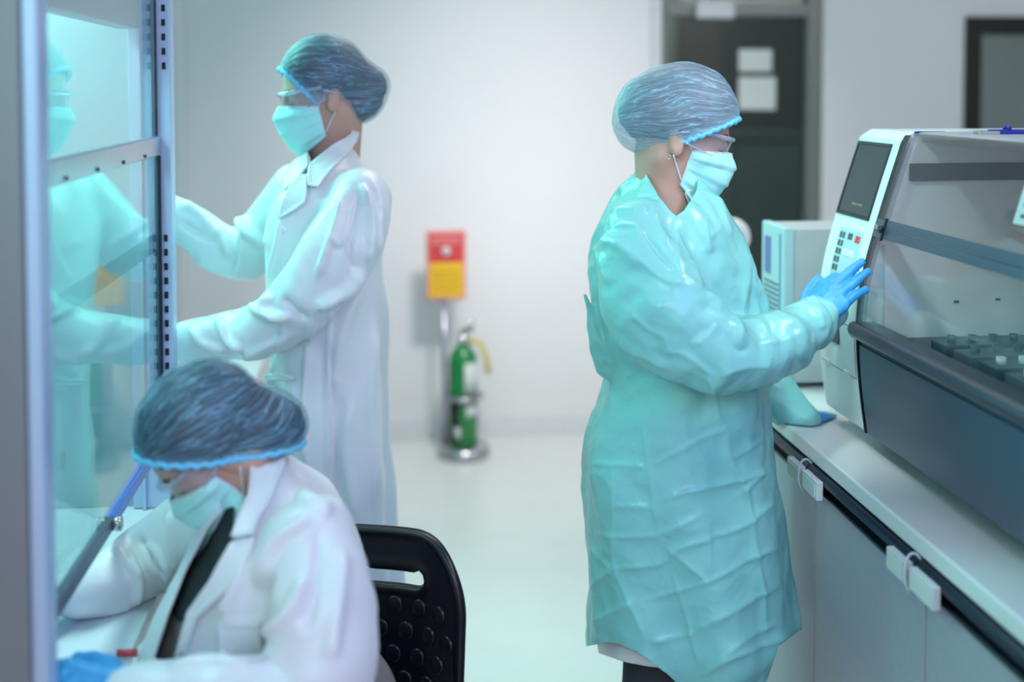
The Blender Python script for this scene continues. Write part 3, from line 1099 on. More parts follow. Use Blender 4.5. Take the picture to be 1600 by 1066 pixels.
for nm, a0, a1, z0, z1, m_ in (('label', -1.55, -0.35, 0.285, 0.42, 'paper'), ('label', -1.45, -0.2, 0.185, 0.235, 'paper'), ('dark_strip', -2.6, -1.9, 0.075, 0.255, 'extinguisher_dark'),
                               ('label', -2.25, -1.85, 0.09, 0.14, 'paper')):
    V, Fc = [], []
    rr = 0.0645 if nm == 'dark_strip' else 0.0652
    for k in range(13):
        q = a0 + (a1 - a0) * k / 12
        for z in (z0, z1):
            V.append((ex + rr * math.cos(q), ey + rr * math.sin(q), z))
    Fc = [(2 * k, 2 * k + 2, 2 * k + 3, 2 * k + 1) for k in range(12)]
    mesh(nm, V, Fc, m_, fe, solid=0.001)

# ================================================================ black chair
ch = thing('laboratory_chair', 'black plastic swivel chair with studded back behind the seated person', 'chair', (0.02, 1.74, 0))
A, B, D = np.array([0.127, 1.955]), np.array([0.030, 2.050]), np.array([-0.225, 2.115])
arc = spline([A, B, D], 12)
cum = np.concatenate([[0], np.cumsum(np.linalg.norm(np.diff(arc, axis=0), axis=1))])
LB = cum[-1]
Z0, Z1 = 0.42, 0.808


def back_pt(u, z, off=0.0):
    """u along the curved back in metres, off towards the seat"""
    x, y = np.interp(u, cum, arc[:, 0]), np.interp(u, cum, arc[:, 1])
    e = 0.01
    tx, ty = np.interp(u + e, cum, arc[:, 0]) - np.interp(u - e, cum, arc[:, 0]), np.interp(u + e, cum, arc[:, 1]) - np.interp(u - e, cum, arc[:, 1])
    n = np.sqrt(tx * tx + ty * ty) + 1e-9
    nx, ny = -ty / n, tx / n
    lean = (z - Z0) * 0.06
    return np.stack([x + nx * off + lean * 0.6, y + ny * off + lean * 0.3, z + 0 * x], -1)


g = 0.008
us, zs = np.arange(0, LB + g, g), np.arange(Z0, Z1 + g, g)
G = np.stack(np.meshgrid(us, zs, indexing='ij'), -1).reshape(-1, 2)
nz_ = len(zs)
Q = [(i * nz_ + j, (i + 1) * nz_ + j, (i + 1) * nz_ + j + 1, i * nz_ + j + 1) for i in range(len(us) - 1) for j in range(nz_ - 1)]


def rrect(q, cx, cy, hx, hy, r):
    dx, dy = np.abs(q[:, 0] - cx) - hx + r, np.abs(q[:, 1] - cy) - hy + r
    return np.hypot(np.maximum(dx, 0), np.maximum(dy, 0)) + np.minimum(np.maximum(dx, dy), 0) - r


def back_shape(v):
    q = v[:, :2]
    d = rrect(q, LB / 2, (Z0 + Z1) / 2, LB / 2 - 0.002, (Z1 - Z0) / 2 - 0.002, 0.125)
    hole = rrect(q, LB * 0.41, Z1 - 0.086, 0.063, 0.0180, 0.016)
    return np.maximum(d, -hole)


V2, Fc = clip(np.column_stack([G, 0 * G[:, 0]]), Q, back_shape)
sd = -back_shape(V2)
rim = 0.007 * np.clip(1 - np.abs(sd) / 0.012, 0, 1)
V = back_pt(V2[:, 0], V2[:, 1], 0)
V = np.array([back_pt(np.array([a_]), np.array([b_]), r_)[0] for a_, b_, r_ in zip(V2[:, 0], V2[:, 1], rim)])
bk = mesh('backrest', V, Fc, 'chair_black', ch, solid=0.016, off=0)
MBs = MB()
row = 0
z = Z1 - 0.136
while z > Z0 + 0.05:
    u = 0.060 + (0.0 if row % 2 == 0 else -0.024)
    while u < LB - 0.045:
        n = 20
        Vd, Fd = [], []
        for r, h in ((0.0165, 0.007), (0.0160, 0.0115), (0.0135, 0.0128), (0.0005, 0.0130)):
            for k in range(n):
                q = 2 * PI * k / n
                Vd.append(back_pt(np.array([u + r * math.cos(q)]), np.array([z + r * math.sin(q)]), h)[0])
        for i in range(3):
            for k in range(n):
                Fd.append((i * n + k, i * n + (k + 1) % n, (i + 1) * n + (k + 1) % n, (i + 1) * n + k))
        MBs.add(Vd, Fd)
        u += 0.050
    z -= 0.0445
    row += 1
MBs.make('studs', 'chair_black', bk)
sc_ = (-0.10, 1.80)
MB().lathe([(0.02, -0.035), (0.19, -0.03), (0.215, -0.01), (0.215, 0.005), (0.19, 0.014), (0.02, 0.004)], (sc_[0], sc_[1], 0.455), 40).make('seat', 'chair_black', ch)
MB().tube([(sc_[0], sc_[1] + 0.10, 0.415), (-0.06, 2.06, 0.42), (-0.055, 2.125, 0.50), (-0.05, 2.105, 0.60)], 0.02, 12).make('back_bracket', 'chair_black', ch)
MB().tube([(sc_[0], sc_[1], 0.42), (sc_[0], sc_[1], 0.10)], [0.024, 0.03], 16).make('gas_column', 'chrome', ch)
for k in range(5):
    q = 2 * PI * k / 5 + 0.4
    e = (sc_[0] + 0.26 * math.cos(q), sc_[1] + 0.26 * math.sin(q))
    lg = MB().tube([(sc_[0], sc_[1], 0.105), (e[0], e[1], 0.075)], [0.026, 0.016], 12).make('leg', 'chair_black', ch)
    MB().tube([(e[0] - 0.02 * math.sin(q), e[1] + 0.02 * math.cos(q), 0.027), (e[0] + 0.02 * math.sin(q), e[1] - 0.02 * math.cos(q), 0.027)], 0.027, 16).make('castor', 'trim_black', lg)

# ================================================================ people
mat('skin', srgb(196, 156, 140), 0.5, var=0.05, scale=20, sss=0.15, bump=0.03, bscale=300)
mat('lash', srgb(40, 30, 30), 0.6)
mat('hair_brown', srgb(84, 74, 72), 0.55, var=0.35, scale=40)
mat('hair_dark', srgb(30, 28, 34), 0.5, var=0.3, scale=40)
mat('hair_fair', srgb(112, 96, 88), 0.5, var=0.35, scale=40)
mat('coat_white', srgb(222, 226, 232), 0.33, var=0.02, scale=8, spec=0.5, sheen=0.15, bump=0.04, bscale=700)
mat('shirt_black', srgb(22, 26, 30), 0.7, var=0.2)
mat('cloth_grey', srgb(120, 114, 116), 0.7, var=0.15)
mat('trouser_dark', srgb(40, 46, 58), 0.75, var=0.15, scale=60, bump=0.05, bscale=500)
mat('shoe_white', srgb(200, 204, 206), 0.5)
mat('mask_blue', srgb(176, 240, 240), 0.6, var=0.03, bump=0.03, bscale=600)
mat('mask_loop', srgb(214, 222, 228), 0.6)
mat('glove_blue', srgb(54, 150, 214), 0.42, var=0.05, bump=0.10, bscale=90)
mat('earring', srgb(210, 205, 200), 0.15, 1.0)


def gown_mat():
    m = mat('gown_film', srgb(152, 228, 226), 0.26, var=0.03, scale=5, spec=0.5, sss=0.0)
    nt = m.node_tree
    b = nt.nodes['Principled BSDF']
    # thin film: some light passes through it
    tc = nt.nodes.new('ShaderNodeTexCoord')
    dn = nt.nodes.new('ShaderNodeTexNoise')
    dn.inputs['Scale'].default_value = 5
    va = nt.nodes.new('ShaderNodeVectorMath')
    va.operation = 'MULTIPLY_ADD'
    va.inputs[1].default_value = (.12, .12, .12)
    nt.links.new(tc.outputs['Object'], dn.inputs['Vector'])
    nt.links.new(dn.outputs['Color'], va.inputs[0])
    nt.links.new(tc.outputs['Object'], va.inputs[2])
    prev = None
    for sc_, st_, ds_ in ((11, .55, .012), (27, .45, .005)):
        vo = nt.nodes.new('ShaderNodeTexVoronoi')
        vo.inputs['Scale'].default_value = sc_
        nt.links.new(va.outputs[0], vo.inputs['Vector'])
        bp = nt.nodes.new('ShaderNodeBump')
        bp.inputs['Strength'].default_value = st_
        bp.inputs['Distance'].default_value = ds_
        nt.links.new(vo.outputs['Distance'], bp.inputs['Height'])
        if prev:
            nt.links.new(prev, bp.inputs['Normal'])
        prev = bp.outputs['Normal']
    nt.links.new(prev, b.inputs['Normal'])
    tl = nt.nodes.new('ShaderNodeBsdfTranslucent')
    tl.inputs[0].default_value = srgb(120, 196, 216)
    ms = nt.nodes.new('ShaderNodeMixShader')
    ms.inputs[0].default_value = 0.22
    nt.links.new(b.outputs[0], ms.inputs[1])
    nt.links.new(tl.outputs[0], ms.inputs[2])
    nt.links.new(ms.outputs[0], nt.nodes['Material Output'].inputs[0])


gown_mat()


def net_mat(name, c_thin, c_rib, base_alpha):
    """gauzy hair net: see-through film with fine gathered pleats running away from the gather point"""
    m = bpy.data.materials.new(name)
    m.use_nodes = True
    nt = m.node_tree
    L = nt.links.new
    b = nt.nodes['Principled BSDF']

    def attr(n):
        a = nt.nodes.new('ShaderNodeAttribute')
        a.attribute_name = n
        return a.outputs['Fac']

    def mth(op, x, y=None, z=None):
        q = nt.nodes.new('ShaderNodeMath')
        q.operation = op
        for i, v in enumerate((x, y, z)):
            if v is None:
                continue
            if isinstance(v, (int, float)):
                q.inputs[i].default_value = v
            else:
                L(v, q.inputs[i])
        return q.outputs[0]

    def streak(k, along, power, w):
        cb = nt.nodes.new('ShaderNodeCombineXYZ')
        L(mth('MULTIPLY', attr('net_cos'), k), cb.inputs[0])
        L(mth('MULTIPLY', attr('net_sin'), k), cb.inputs[1])
        L(mth('MULTIPLY', attr('net_along'), along), cb.inputs[2])
        nz = nt.nodes.new('ShaderNodeTexNoise')
        nz.inputs['Scale'].default_value = 1.0
        nz.inputs['Detail'].default_value = 2.0
        nz.inputs['Distortion'].default_value = w
        L(cb.outputs[0], nz.inputs['Vector'])
        r = mth('SUBTRACT', 1.0, mth('ABSOLUTE', mth('MULTIPLY_ADD', nz.outputs['Fac'], 2.0, -1.0)))
        return mth('POWER', r, power)
    s = mth('MAXIMUM', mth('MULTIPLY', streak(7, 9, 26, .15), .85), mth('MULTIPLY', streak(22, 12, 14, .1), .55))
    s = mth('MAXIMUM', s, attr('pleat'))
    tc = nt.nodes.new('ShaderNodeTexCoord')
    nz = nt.nodes.new('ShaderNodeTexNoise')
    nz.inputs['Scale'].default_value = 500
    nz.inputs['Detail'].default_value = 3
    L(tc.outputs['Object'], nz.inputs['Vector'])
    mx = nt.nodes.new('ShaderNodeMix')
    mx.data_type = 'RGBA'
    mx.inputs[6].default_value = c_thin
    mx.inputs[7].default_value = c_rib
    L(s, mx.inputs[0])
    L(mx.outputs[2], b.inputs['Base Color'])
    b.inputs['Roughness'].default_value = 0.45
    a2 = mth('ADD', mth('MULTIPLY_ADD', s, 0.55, base_alpha - 0.15), mth('MULTIPLY', nz.outputs['Fac'], 0.3))
    cl = nt.nodes.new('ShaderNodeClamp')
    L(a2, cl.inputs[0])
    L(cl.outputs[0], b.inputs['Alpha'])
    MATS[name] = m


net_mat('net_blue', srgb(150, 180, 205), srgb(165, 222, 248), 0.34)
net_mat('net_blue_dark', srgb(110, 145, 172), srgb(140, 205, 236), 0.22)
mat('elastic', srgb(110, 200, 240), 0.5, var=0.08, scale=200, bump=0.2, bscale=300)
I3 = np.eye(3)


class Head:
    def __init__(s, px, py, Y, yaw, pitch, scale, roll=0.0, ear=.077):
        s.ear = ear
        s.c = P(px, py, Y)
        a, b = math.radians(yaw), math.radians(pitch)
        f = np.array([math.cos(b) * math.cos(a), math.cos(b) * math.sin(a), -math.sin(b)])
        r = np.cross(f, [0, 0, 1.0])
        r /= np.linalg.norm(r)
        u = np.cross(r, f)
        c_, s_ = math.cos(math.radians(roll)), math.sin(math.radians(roll))
        r, u = c_ * r + s_ * u, c_ * u - s_ * r
        s.R = np.stack([f, u, r])
        s.s = scale
        s.Y = Y

    def loc(s, p):
        return (p - s.c) @ s.R.T / s.s

    def w(s, *q):
        return s.c + (np.array(q, float) * s.s) @ s.R

    def wv(s, q):
        return s.c + (np.asarray(q, float) * s.s) @ s.R

    def px(s, x, y, dy=0.0):
        """a drawn point on the head's middle plane -> local (f, u)"""
        d = ray(x, y)
        l = s.loc((CAM + d * ((s.Y + dy) / d[1]))[None])[0]
        return l[:2]

    def sdf(s, p):
        q = s.loc(p)
        qa = q.copy()
        qa[:, 2] = np.abs(q[:, 2])
        d = ell(q, (-.012, .03, 0), I3, (.098, .093, .076))
        d = smin(d, ell(q, (.020, -.042, 0), I3, (.068, .082, .060)), .03)
        d = smin(d, cone(qa, (.048, -.098, .016), (-.030, -.058, .052), .020, .020), .025)
        d = smin(d, ell(q, (.064, -.104, 0), I3, (.022, .020, .024)), .02)
        d = smin(d, cone(qa, (.080, .022, .010), (.058, .022, .050), .008, .008), .015)
        d = smax(d, -ell(qa, (.092, -.002, .032), I3, (.016, .013, .020)), .012)
        d = smin(d, ell(qa, (.070, -.002, .031), I3, (.0135, .0125, .0145)), .004)
        d = smin(d, cone(qa, (.058, -.036, .036), (.045, -.030, .050), .018, .014), .02)
        d = smin(d, cone(q, (.086, .004, 0), (.108, -.040, 0), .007, .0115), .010)
        d = smin(d, ell(qa, (.096, -.044, .011), I3, (.010, .007, .007)), .006)
        d = smin(d, ell(q, (.084, -.070, 0), I3, (.012, .0055, .022)), .006)
        d = smin(d, ell(q, (.082, -.080, 0), I3, (.012, .006, .019)), .006)
        e = ell(qa, (-.014, -.020, s.ear), np.array([[.94, .34, .2], [-.34, .94, 0], [-.2, 0, 1]]), (.017, .031, .008))
        e = smax(e, -ell(qa, (-.010, -.015, s.ear + .009), I3, (.010, .019, .007)), .003)
        e = smin(e, ell(qa, (-.006, -.022, s.ear + .003), I3, (.004, .008, .004)), .003)
        d = smin(d, e, .008)
        return d * s.s


def pleated_cap(H, parent, hm, netm, skull, skull_r, bun, bun_r, line, gather, nrib, seed, hair_skull=None, hair_low=0.0, bun2=None, full=False):
    """hair and the gauzy net over it. line = two drawn points on the head's middle plane (front, back)"""
    A, B = np.array(line[0]), np.array(line[1])
    t = (B - A) / np.linalg.norm(B - A)
    nrm = np.array([t[1], -t[0]])
    if nrm @ (np.array([-.012, .08]) - A) < 0:
        nrm = -nrm

    def plane(p, sh=0.0):
        q = H.loc(p)
        return -((q[:, :2] - A) @ nrm) + sh - 0.0

    def cap(p):
        q = H.loc(p)
        d = ell(q, skull, I3, skull_r)
        d = smin(d, ell(q, bun, I3, bun_r), .05)
        if bun2 is not None:
            d = smin(d, ell(q, bun2[0], I3, bun2[1]), .04)
        return d * H.s

    def hair(p):
        q = H.loc(p)
        d = ell(q, skull, I3, np.array(skull_r) - .005)
        d = smin(d, ell(q, bun, I3, np.array(bun_r) - .008), .05)
        if full:
            d = smin(d, ell(q, bun2[0], I3, np.array(bun2[1]) - .006), .04)
        return d * H.s
    lo, hi = H.c - 0.24, H.c + 0.24
    V, Q = sdf_mesh(hair, lo, hi, .006)
    N = normals(V, Q)
    q = H.loc(V)
    V = V + N * (0.0012 * np.sin(q[:, 0] * 500 + 40 * np.sin(q[:, 1] * 30)) + 0.001 * waves(V, .02, 6, seed))[:, None]
    V, Fc = clip(V, Q, lambda p: plane(p, -hair_low if hair_low else 0.004) if hair_low else plane(p, .003))
    mesh('hair', V, Fc, hm, parent)
    V, Q = sdf_mesh(cap, lo, hi, .0042)
    N = normals(V, Q)
    q = H.loc(V)
    g = np.array(gather, float)                       # gather point (f, u, r) and the axis through the skull
    ax = np.array([-.02, .03, 0.0]) - g
    ax /= np.linalg.norm(ax)
    rel = q - g
    al = rel @ ax
    b1 = np.cross(ax, [0, 0, 1.0])
    b1 /= np.linalg.norm(b1)
    b2 = np.cross(ax, b1)
    ang = np.arctan2(rel @ b2, rel @ b1) + 0.07 * waves(q, .11, 5, seed + 3)
    pl = .8 * np.exp(-(np.linalg.norm(rel, axis=1) / .035) ** 2)
    edge = np.clip(1 + plane(V) / .022, 0, 1)
    pl = np.clip(np.maximum(pl, edge * .8), 0, 1)
    rib = np.sin(ang * nrib + 2 * waves(q, .06, 4, seed)) * np.clip(1.3 - al / .16, 0, 1)
    V = V + N * (0.0012 * rib + 0.0024 * crumple(V, .05, 5, seed + 9))[:, None]
    V4 = np.column_stack([V, pl, np.cos(ang), np.sin(ang), al])   # carry the net values through the cut
    V4, Fc = clip(V4, Q, plane(V))
    net = mesh('hair_net', V4[:, :3], Fc, netm, parent, attrs={'pleat': V4[:, 3], 'net_cos': V4[:, 4], 'net_sin': V4[:, 5], 'net_along': V4[:, 6]})
    # gathered elastic edge, where the cut plane meets the cap
    mid = np.array([A[0] * .4 + B[0] * .6, A[1] * .4 + B[1] * .6, 0])
    t3, r3 = np.array([t[0], t[1], 0]), np.array([0, 0, 1.0])
    an = np.linspace(0, 2 * PI, 97)[:-1]
    dl = np.cos(an)[:, None] * t3 + np.sin(an)[:, None] * r3
    o = H.wv(mid + dl * .3)
    dw = -(dl @ H.R)
    pts = march_dir(cap, o, dw)
    wob = 0.0022 * np.sin(np.arange(96) * 2.1)
    pts = pts + (nrm[0] * H.R[0] + nrm[1] * H.R[1]) * wob[:, None]
    V, Fc = [], []
    m_ = MB().tube(list(pts) + [pts[0]], [.0045 + .001 * (i % 2) for i in range(97)], 8, caps=False)
    m_.make('elastic_edge', 'elastic', net)
    return cap


def face_mask(H, parent, headf, seed, top=-.010, bot=-.120, back=76):
    def hull(p):
        q = H.loc(p)
        d = ell(q, (.060, -.062, 0), I3, (.056, .070, .050)) * H.s
        return smin(headf(p) - .0035, d, .02)
    ns, ntt = 41, 25
    sv, tv = np.linspace(-1, 1, ns), np.linspace(0, 1, ntt)
    S_, T_ = [a.ravel() for a in np.meshgrid(sv, tv, indexing='ij')]
    ph = S_ * math.radians(back)
    tp = top - .020 * np.abs(S_) ** 1.5
    bt = bot + .030 * np.abs(S_) ** 2
    u = tp + (bt - tp) * T_
    tilt = -.35 * T_ ** 2
    o = np.stack([.006 + .22 * np.cos(ph), u + tilt * .22, .22 * np.sin(ph)], 1)
    tg = np.stack([.006 + 0 * u, u * .8, 0 * u], 1)
    d = tg - o
    d /= np.linalg.norm(d, axis=1)[:, None]
    pl = 0.0046 * ((T_ * 3.5) % 1) * np.clip((1 - np.abs(S_)) * 6, 0, 1) * (T_ > .12)
    pts = march_dir(hull, H.wv(o), d @ H.R)
    pts = pts - (d @ H.R) * (pl + .0015 * waves(pts, .04, 6, seed))[:, None]
    Q = [(i * ntt + j, (i + 1) * ntt + j, (i + 1) * ntt + j + 1, i * ntt + j + 1) for i in range(ns - 1) for j in range(ntt - 1)]
    mk = mesh('face_mask', pts, Q, 'mask_blue', parent, solid=.0022, off=0)
    G = pts.reshape(ns, ntt, 3)
    rims = [G[:, 0], G[0, :], G[-1, :]]
    for e in rims:
        MB().tube(list(e), .0018, 6).make('seam', 'mask_loop', mk)
    for sgn, e in ((-1, G[0]), (1, G[-1])):
        for j, ear in ((1, (-.008, .010)), (ntt - 3, (-.012, -.046))):
            a = e[j]
            b = H.w(ear[0], ear[1], sgn * .080)
            k = np.linspace(0, 1, 9)[:, None]
            ln = a + (b - a) * k
            out = H.R[2] * sgn
            far = ln + out * .08
            p2 = march_dir(lambda x: headf(x) - .002, far, np.tile(-out, (9, 1)))
            MB().tube(list(p2), .0016, 6).make('ear_loop', 'mask_loop', mk)
    return mk


def goggles(H, parent, drop=0.0):
    ns, ntt = 49, 9
    sv, tv = np.linspace(-1, 1, ns), np.linspace(0, 1, ntt)
    S_, T_ = [a.ravel() for a in np.meshgrid(sv, tv, indexing='ij')]
    ph = S_ * math.radians(84)
    h0 = .022 - .004 * np.abs(S_) ** 2
    h1 = -.024 + .012 * np.exp(-(S_ / .10) ** 2) + .012 * np.abs(S_) ** 3
    q = np.stack([-.006 + .108 * np.cos(ph) - .004 * T_, h0 + (h1 - h0) * T_ + drop, .082 * np.sin(ph)], 1)
    Q = [(i * ntt + j, (i + 1) * ntt + j, (i + 1) * ntt + j + 1, i * ntt + j + 1) for i in range(ns - 1) for j in range(ntt - 1)]
    V = H.wv(q)
    g = mesh('safety_glasses', V, Q, 'goggle_clear', parent)
    G = V.reshape(ns, ntt, 3)
    MB().tube(list(G[:, 0]), .0044, 8).make('brow_rim', 'goggle_rim', g)
    MB().tube(list(G[:, -1]), .0022, 8).make('lower_rim', 'goggle_rim', g)
    for sgn, e in ((-1, G[0]), (1, G[-1])):
        a = (e[0] + e[ntt // 2]) / 2
        b = H.w(-.012, .004 + drop, sgn * .0835)
        c = H.w(-.030, -.006 + drop, sgn * .082)
        MB().tube([a, (a + b) / 2 + H.R[2] * sgn * .002, b, c], [.0045, .003, .0025, .0022], 8).make('temple_arm', 'goggle_rim', g)
    return g


def hand_sdf(w, f, t, n, curls, s=1.0, grow=0.0, thumb=(.62, .55, .45), arm=None):
    f = np.array(f, float) / np.linalg.norm(f)
    n = np.array(n, float) - f * (np.array(n, float) @ f)
    n /= np.linalg.norm(n)
    t = np.array(t, float) - f * (np.array(t, float) @ f)
    t = t - n * (t @ n)
    t /= np.linalg.norm(t)
    w = np.array(w, float)
    bases = [(.086, .027), (.089, .009), (.086, -.009), (.078, -.026)]
    lens = [(.036, .022, .018), (.040, .025, .019), (.036, .023, .019), (.028, .018, .016)]
    rad = [.0099, .0102, .0097, .0087]
    F = []
    for (bf, bt), L, r, cu, spread in zip(bases, lens, rad, curls, (.05, .015, -.02, -.06)):
        p = w + s * (f * bf + t * bt)
        pts = [np.append(p, s * r * 1.12)]
        a = 0
        for l, c in zip(L, cu):
            a += math.radians(c)
            d = f * math.cos(a) + n * math.sin(a) + t * spread
            p = p + s * l * d / np.linalg.norm(d)
            r *= .93
            pts.append(np.append(p, s * r))
        F.append(pts)
    p = w + s * (f * .022 + t * .024 + n * .008)
    th = [np.append(p, s * .015)]
    d = f * thumb[0] + t * thumb[1] + n * thumb[2]
    d /= np.linalg.norm(d)
    for l, r, bend in ((.038, .0125, 0), (.032, .0105, .25), (.024, .0085, .35)):
        d = d + f * bend - t * bend * .6
        d /= np.linalg.norm(d)
        p = p + s * l * d
        th.append(np.append(p, s * r))

    def sdf(P_):
        d = None
        for pts in F:
            c = chain(P_, pts, 1)
            d = c if d is None else smin(d, c, .0035)
        pm = cone(P_, w + s * f * .0, w + s * f * .01, s * .022, s * .022)
        for (bf, bt), pts in zip(bases, F):
            pm = smin(pm, cone(P_, w + s * t * bt * .55, pts[0][:3], s * .0165, s * .0125), .014)
        d = smin(d, pm, .006)
        d = smin(d, chain(P_, th, 1), .009)
        if arm is not None:
            d = smin(d, cone(P_, w, arm[0], s * .025, arm[1]), .012)
        return d - grow
    tips = [pts[-1][:3] for pts in F] + [th[-1][:3]]
    return sdf, tips


def glove(parent, hs, lo_pt, reach, seed, name='glove', cut=None):
    V, Q = sdf_mesh(hs, np.array(lo_pt) - reach, np.array(lo_pt) + reach, .0028)
    V, Q = largest(V, Q)
    N = normals(V, Q)
    D = 0.0016 * crumple(V, .026, 6, seed) + .0006 * waves(V, .012, 5, seed)
    V = V + N * (D * np.clip(np.linalg.norm(V - (np.array(lo_pt)), axis=1) * 0 + 1, 0, 1))[:, None]
    Fc = Q
    if cut is not None:
        V, Fc = clip(V, Q, cut)
    return mesh(name, V, Fc, 'glove_blue', parent)


def build_body(parent, f, lo, hi, h=.0062, m='skin'):
    V, Q = sdf_mesh(f, lo, hi, h)
    V, Q = largest(V, Q)
    V = relax(V, Q, 1, .3)
    V[:, 2] = np.where((V[:, 0] > .825) & (V[:, 2] < .9035) & (V[:, 2] > .85), .9035, V[:, 2])   # skin rests on the worktop
    return mesh('body', V, Q, m, parent)


def lashes(H, parent):
    for sg in (-1, 1):
        pts = [H.w(.0838 - .012 * abs(k) ** 2, -.0075 - .002 * (1 - k * k), sg * (.031 + .013 * k)) for k in np.linspace(-1, 1, 9)]
        MB().tube(pts, [.0006 + .0010 * (1 - abs(k)) for k in np.linspace(-1, 1, 9)], 6).make('eyelashes', 'lash', parent)
        pts = [H.w(.087 - .016 * (k * .5 + .5) ** 2, .021 + .004 * (1 - k * k), sg * (.032 + .019 * k)) for k in np.linspace(-1, 1, 9)]
        MB().tube(pts, [.0012 + .0016 * (1 - abs(k)) for k in np.linspace(-1, 1, 9)], 6).make('eyebrow', 'hair_brown', parent)


def shoe(parent, x, y, ang):
    c_, s_ = math.cos(ang), math.sin(ang)
    ax = np.array([c_, s_, 0])
    b = np.array([x, y, 0])

    def f(p):
        d = cone(p, b + ax * -.05 + [0, 0, .045], b + ax * .06 + [0, 0, .04], .042, .042)
        d = smin(d, cone(p, b + ax * .06 + [0, 0, .035], b + ax * .15 + [0, 0, .03], .042, .030), .03)
        d = smin(d, cone(p, b + ax * -.04 + [0, 0, .05], b + ax * -.03 + [0, 0, .11], .042, .045), .02)
        return np.maximum(d, .004 - p[:, 2])
    V, Q = sdf_mesh(f, b - .24, b + .24, .007)
    mesh('shoe', V, Q, 'shoe_white', parent)


def pr(*rows):
    """rows of (px, py, Y, r) -> (x, y, z, r)"""
    return np.array([np.append(P(a, b, c), d) for a, b, c, d in rows])


# ---------------------------------------------------------------- person in the cyan gown
pR = thing('person', 'person in creased cyan plastic gown and blue hair net pressing the analyser keypad', 'person', (0.56, 2.2, 0))
HR = Head(1067, 209, 2.2, -10, 18, .94)
rowsR = rows_px([(262, 1004, 1078), (285, 985, 1098), (310, 966, 1116), (340, 948, 1132), (385, 930, 1150), (430, 922, 1170), (480, 930, 1184), (530, 940, 1187), (575, 952, 1189),
                 (640, 935, 1193), (700, 915, 1198), (760, 914, 1204), (820, 917, 1213), (880, 919, 1220), (930, 920, 1228), (975, 918, 1238), (1005, 920, 1222), (1070, 930, 1208),
                 (1120, 940, 1195)], 2.2,
                [.05, .09, .15, .185, .20, .20, .195, .185, .18, .18, .185, .19, .195, .20, .20, .205, .20, .19, .18])
armR = pr((1000, 372, 2.06, .070), (1012, 430, 2.02, .083), (1058, 500, 1.97, .080), (1118, 545, 1.95, .064), (1195, 545, 1.98, .062), (1250, 518, 2.04, .052), (1283, 495, 2.085, .040), (1300, 484, 2.105, .034))
armRd = pr((985, 470, 2.02, .05), (1050, 545, 1.97, .045), (1125, 568, 1.95, .040))
armRl = pr((1085, 385, 2.36, .066), (1130, 480, 2.40, .066), (1180, 575, 2.40, .060), (1212, 616, 2.365, .051), (1240, 644, 2.335, .044), (1258, 656, 2.318, .038))


def gownR(p):
    def fold(th, z):
        k = np.clip((0.95 - z) / .5, 0, 1)
        return k * (.012 * np.sin(5 * th + 1.0 + 2 * z) + .008 * np.sin(9 * th + 5 * z)) + .004 * np.sin(7 * th + 9 * z)
    d = loft(p, rowsR, fold)
    a = smin(chain(p, armR, 4), chain(p, armRd, 3), .05)
    d = smin(d, a, .028)
    d = smin(d, chain(p, armRl, 4), .03)
    fl = pr((914, 462, 2.16, .006), (926, 510, 2.17, .014), (950, 572, 2.18, .024))
    d = smin(d, chain(p, fl, 4), .02)
    return d


neckR = [(985, 200), (1001, 246), (1012, 276), (1030, 308), (1048, 330), (1057, 338), (1068, 330), (1080, 312), (1088, 298), (1100, 200)]
hemR = [(890, 1006), (918, 1010), (945, 1004), (968, 1006), (1000, 1022), (1040, 1052), (1062, 1072), (1100, 1090), (1165, 1086), (1198, 1064), (1216, 1010), (1250, 985)]


def bodyR(p):
    d = smin(HR.sdf(p), cone(p, HR.w(-.030, -.06, 0), P(1040, 335, 2.19), .050, .056), .03)
    d = smin(d, np.maximum(np.maximum(loft(p, rowsR) + .030, p[:, 2] - P(1000, 345, 2.2)[2]), .78 - p[:, 2]), .03)
    for a in (armR, armRl):
        b = a.copy()
        b[:, 3] = np.minimum(b[:, 3] * .55, .040)
        d = smin(d, chain(p, b[:-1], 2), .02)
    for x, y in ((.525, 2.15), (.56, 2.27)):
        d = smin(d, chain(p, [(x, y, .80, .070), (x, y, .48, .055), (x - .02, y, .30, .05), (x - .02, y, .10, .035)], 2), .03)
    return d


bR = build_body(pR, bodyR, (0.25, 1.80, .02), (1.05, 2.6, 1.75), .0055)
lashes(HR, bR)
V, Q = sdf_mesh(gownR, (0.20, 1.78, .36), (1.02, 2.58, 1.56), .0040)
V, Q = largest(V, Q)
V = relax(V, Q, 1, .3)
N = normals(V, Q)
low = np.clip((1.10 - V[:, 2]) / .2, 0, 1)
eb = np.exp(-(np.linalg.norm(V - armR[3, :3], axis=1) / .12) ** 2) + np.exp(-(np.linalg.norm(V - armR[6, :3], axis=1) / .07) ** 2)
D = .0070 * crumple(V, .11, 6, 21) * (1 - .5 * low) + .0034 * crumple(V, .050, 7, 22) * (1 - .4 * low) + .007 * eb * crumple(V, .055, 6, 23) + .006 * waves(V, .22, 6, 24)
c3 = lambda *q: [(880 + x / 2.5, 640 + y / 2.5) for x, y in q]
cA = lambda *q: [(900 + x / 4.847, 240 + y / 4.847) for x, y in q]
cB = lambda *q: [(900 + x / 2.962, 340 + y / 2.962) for x, y in q]
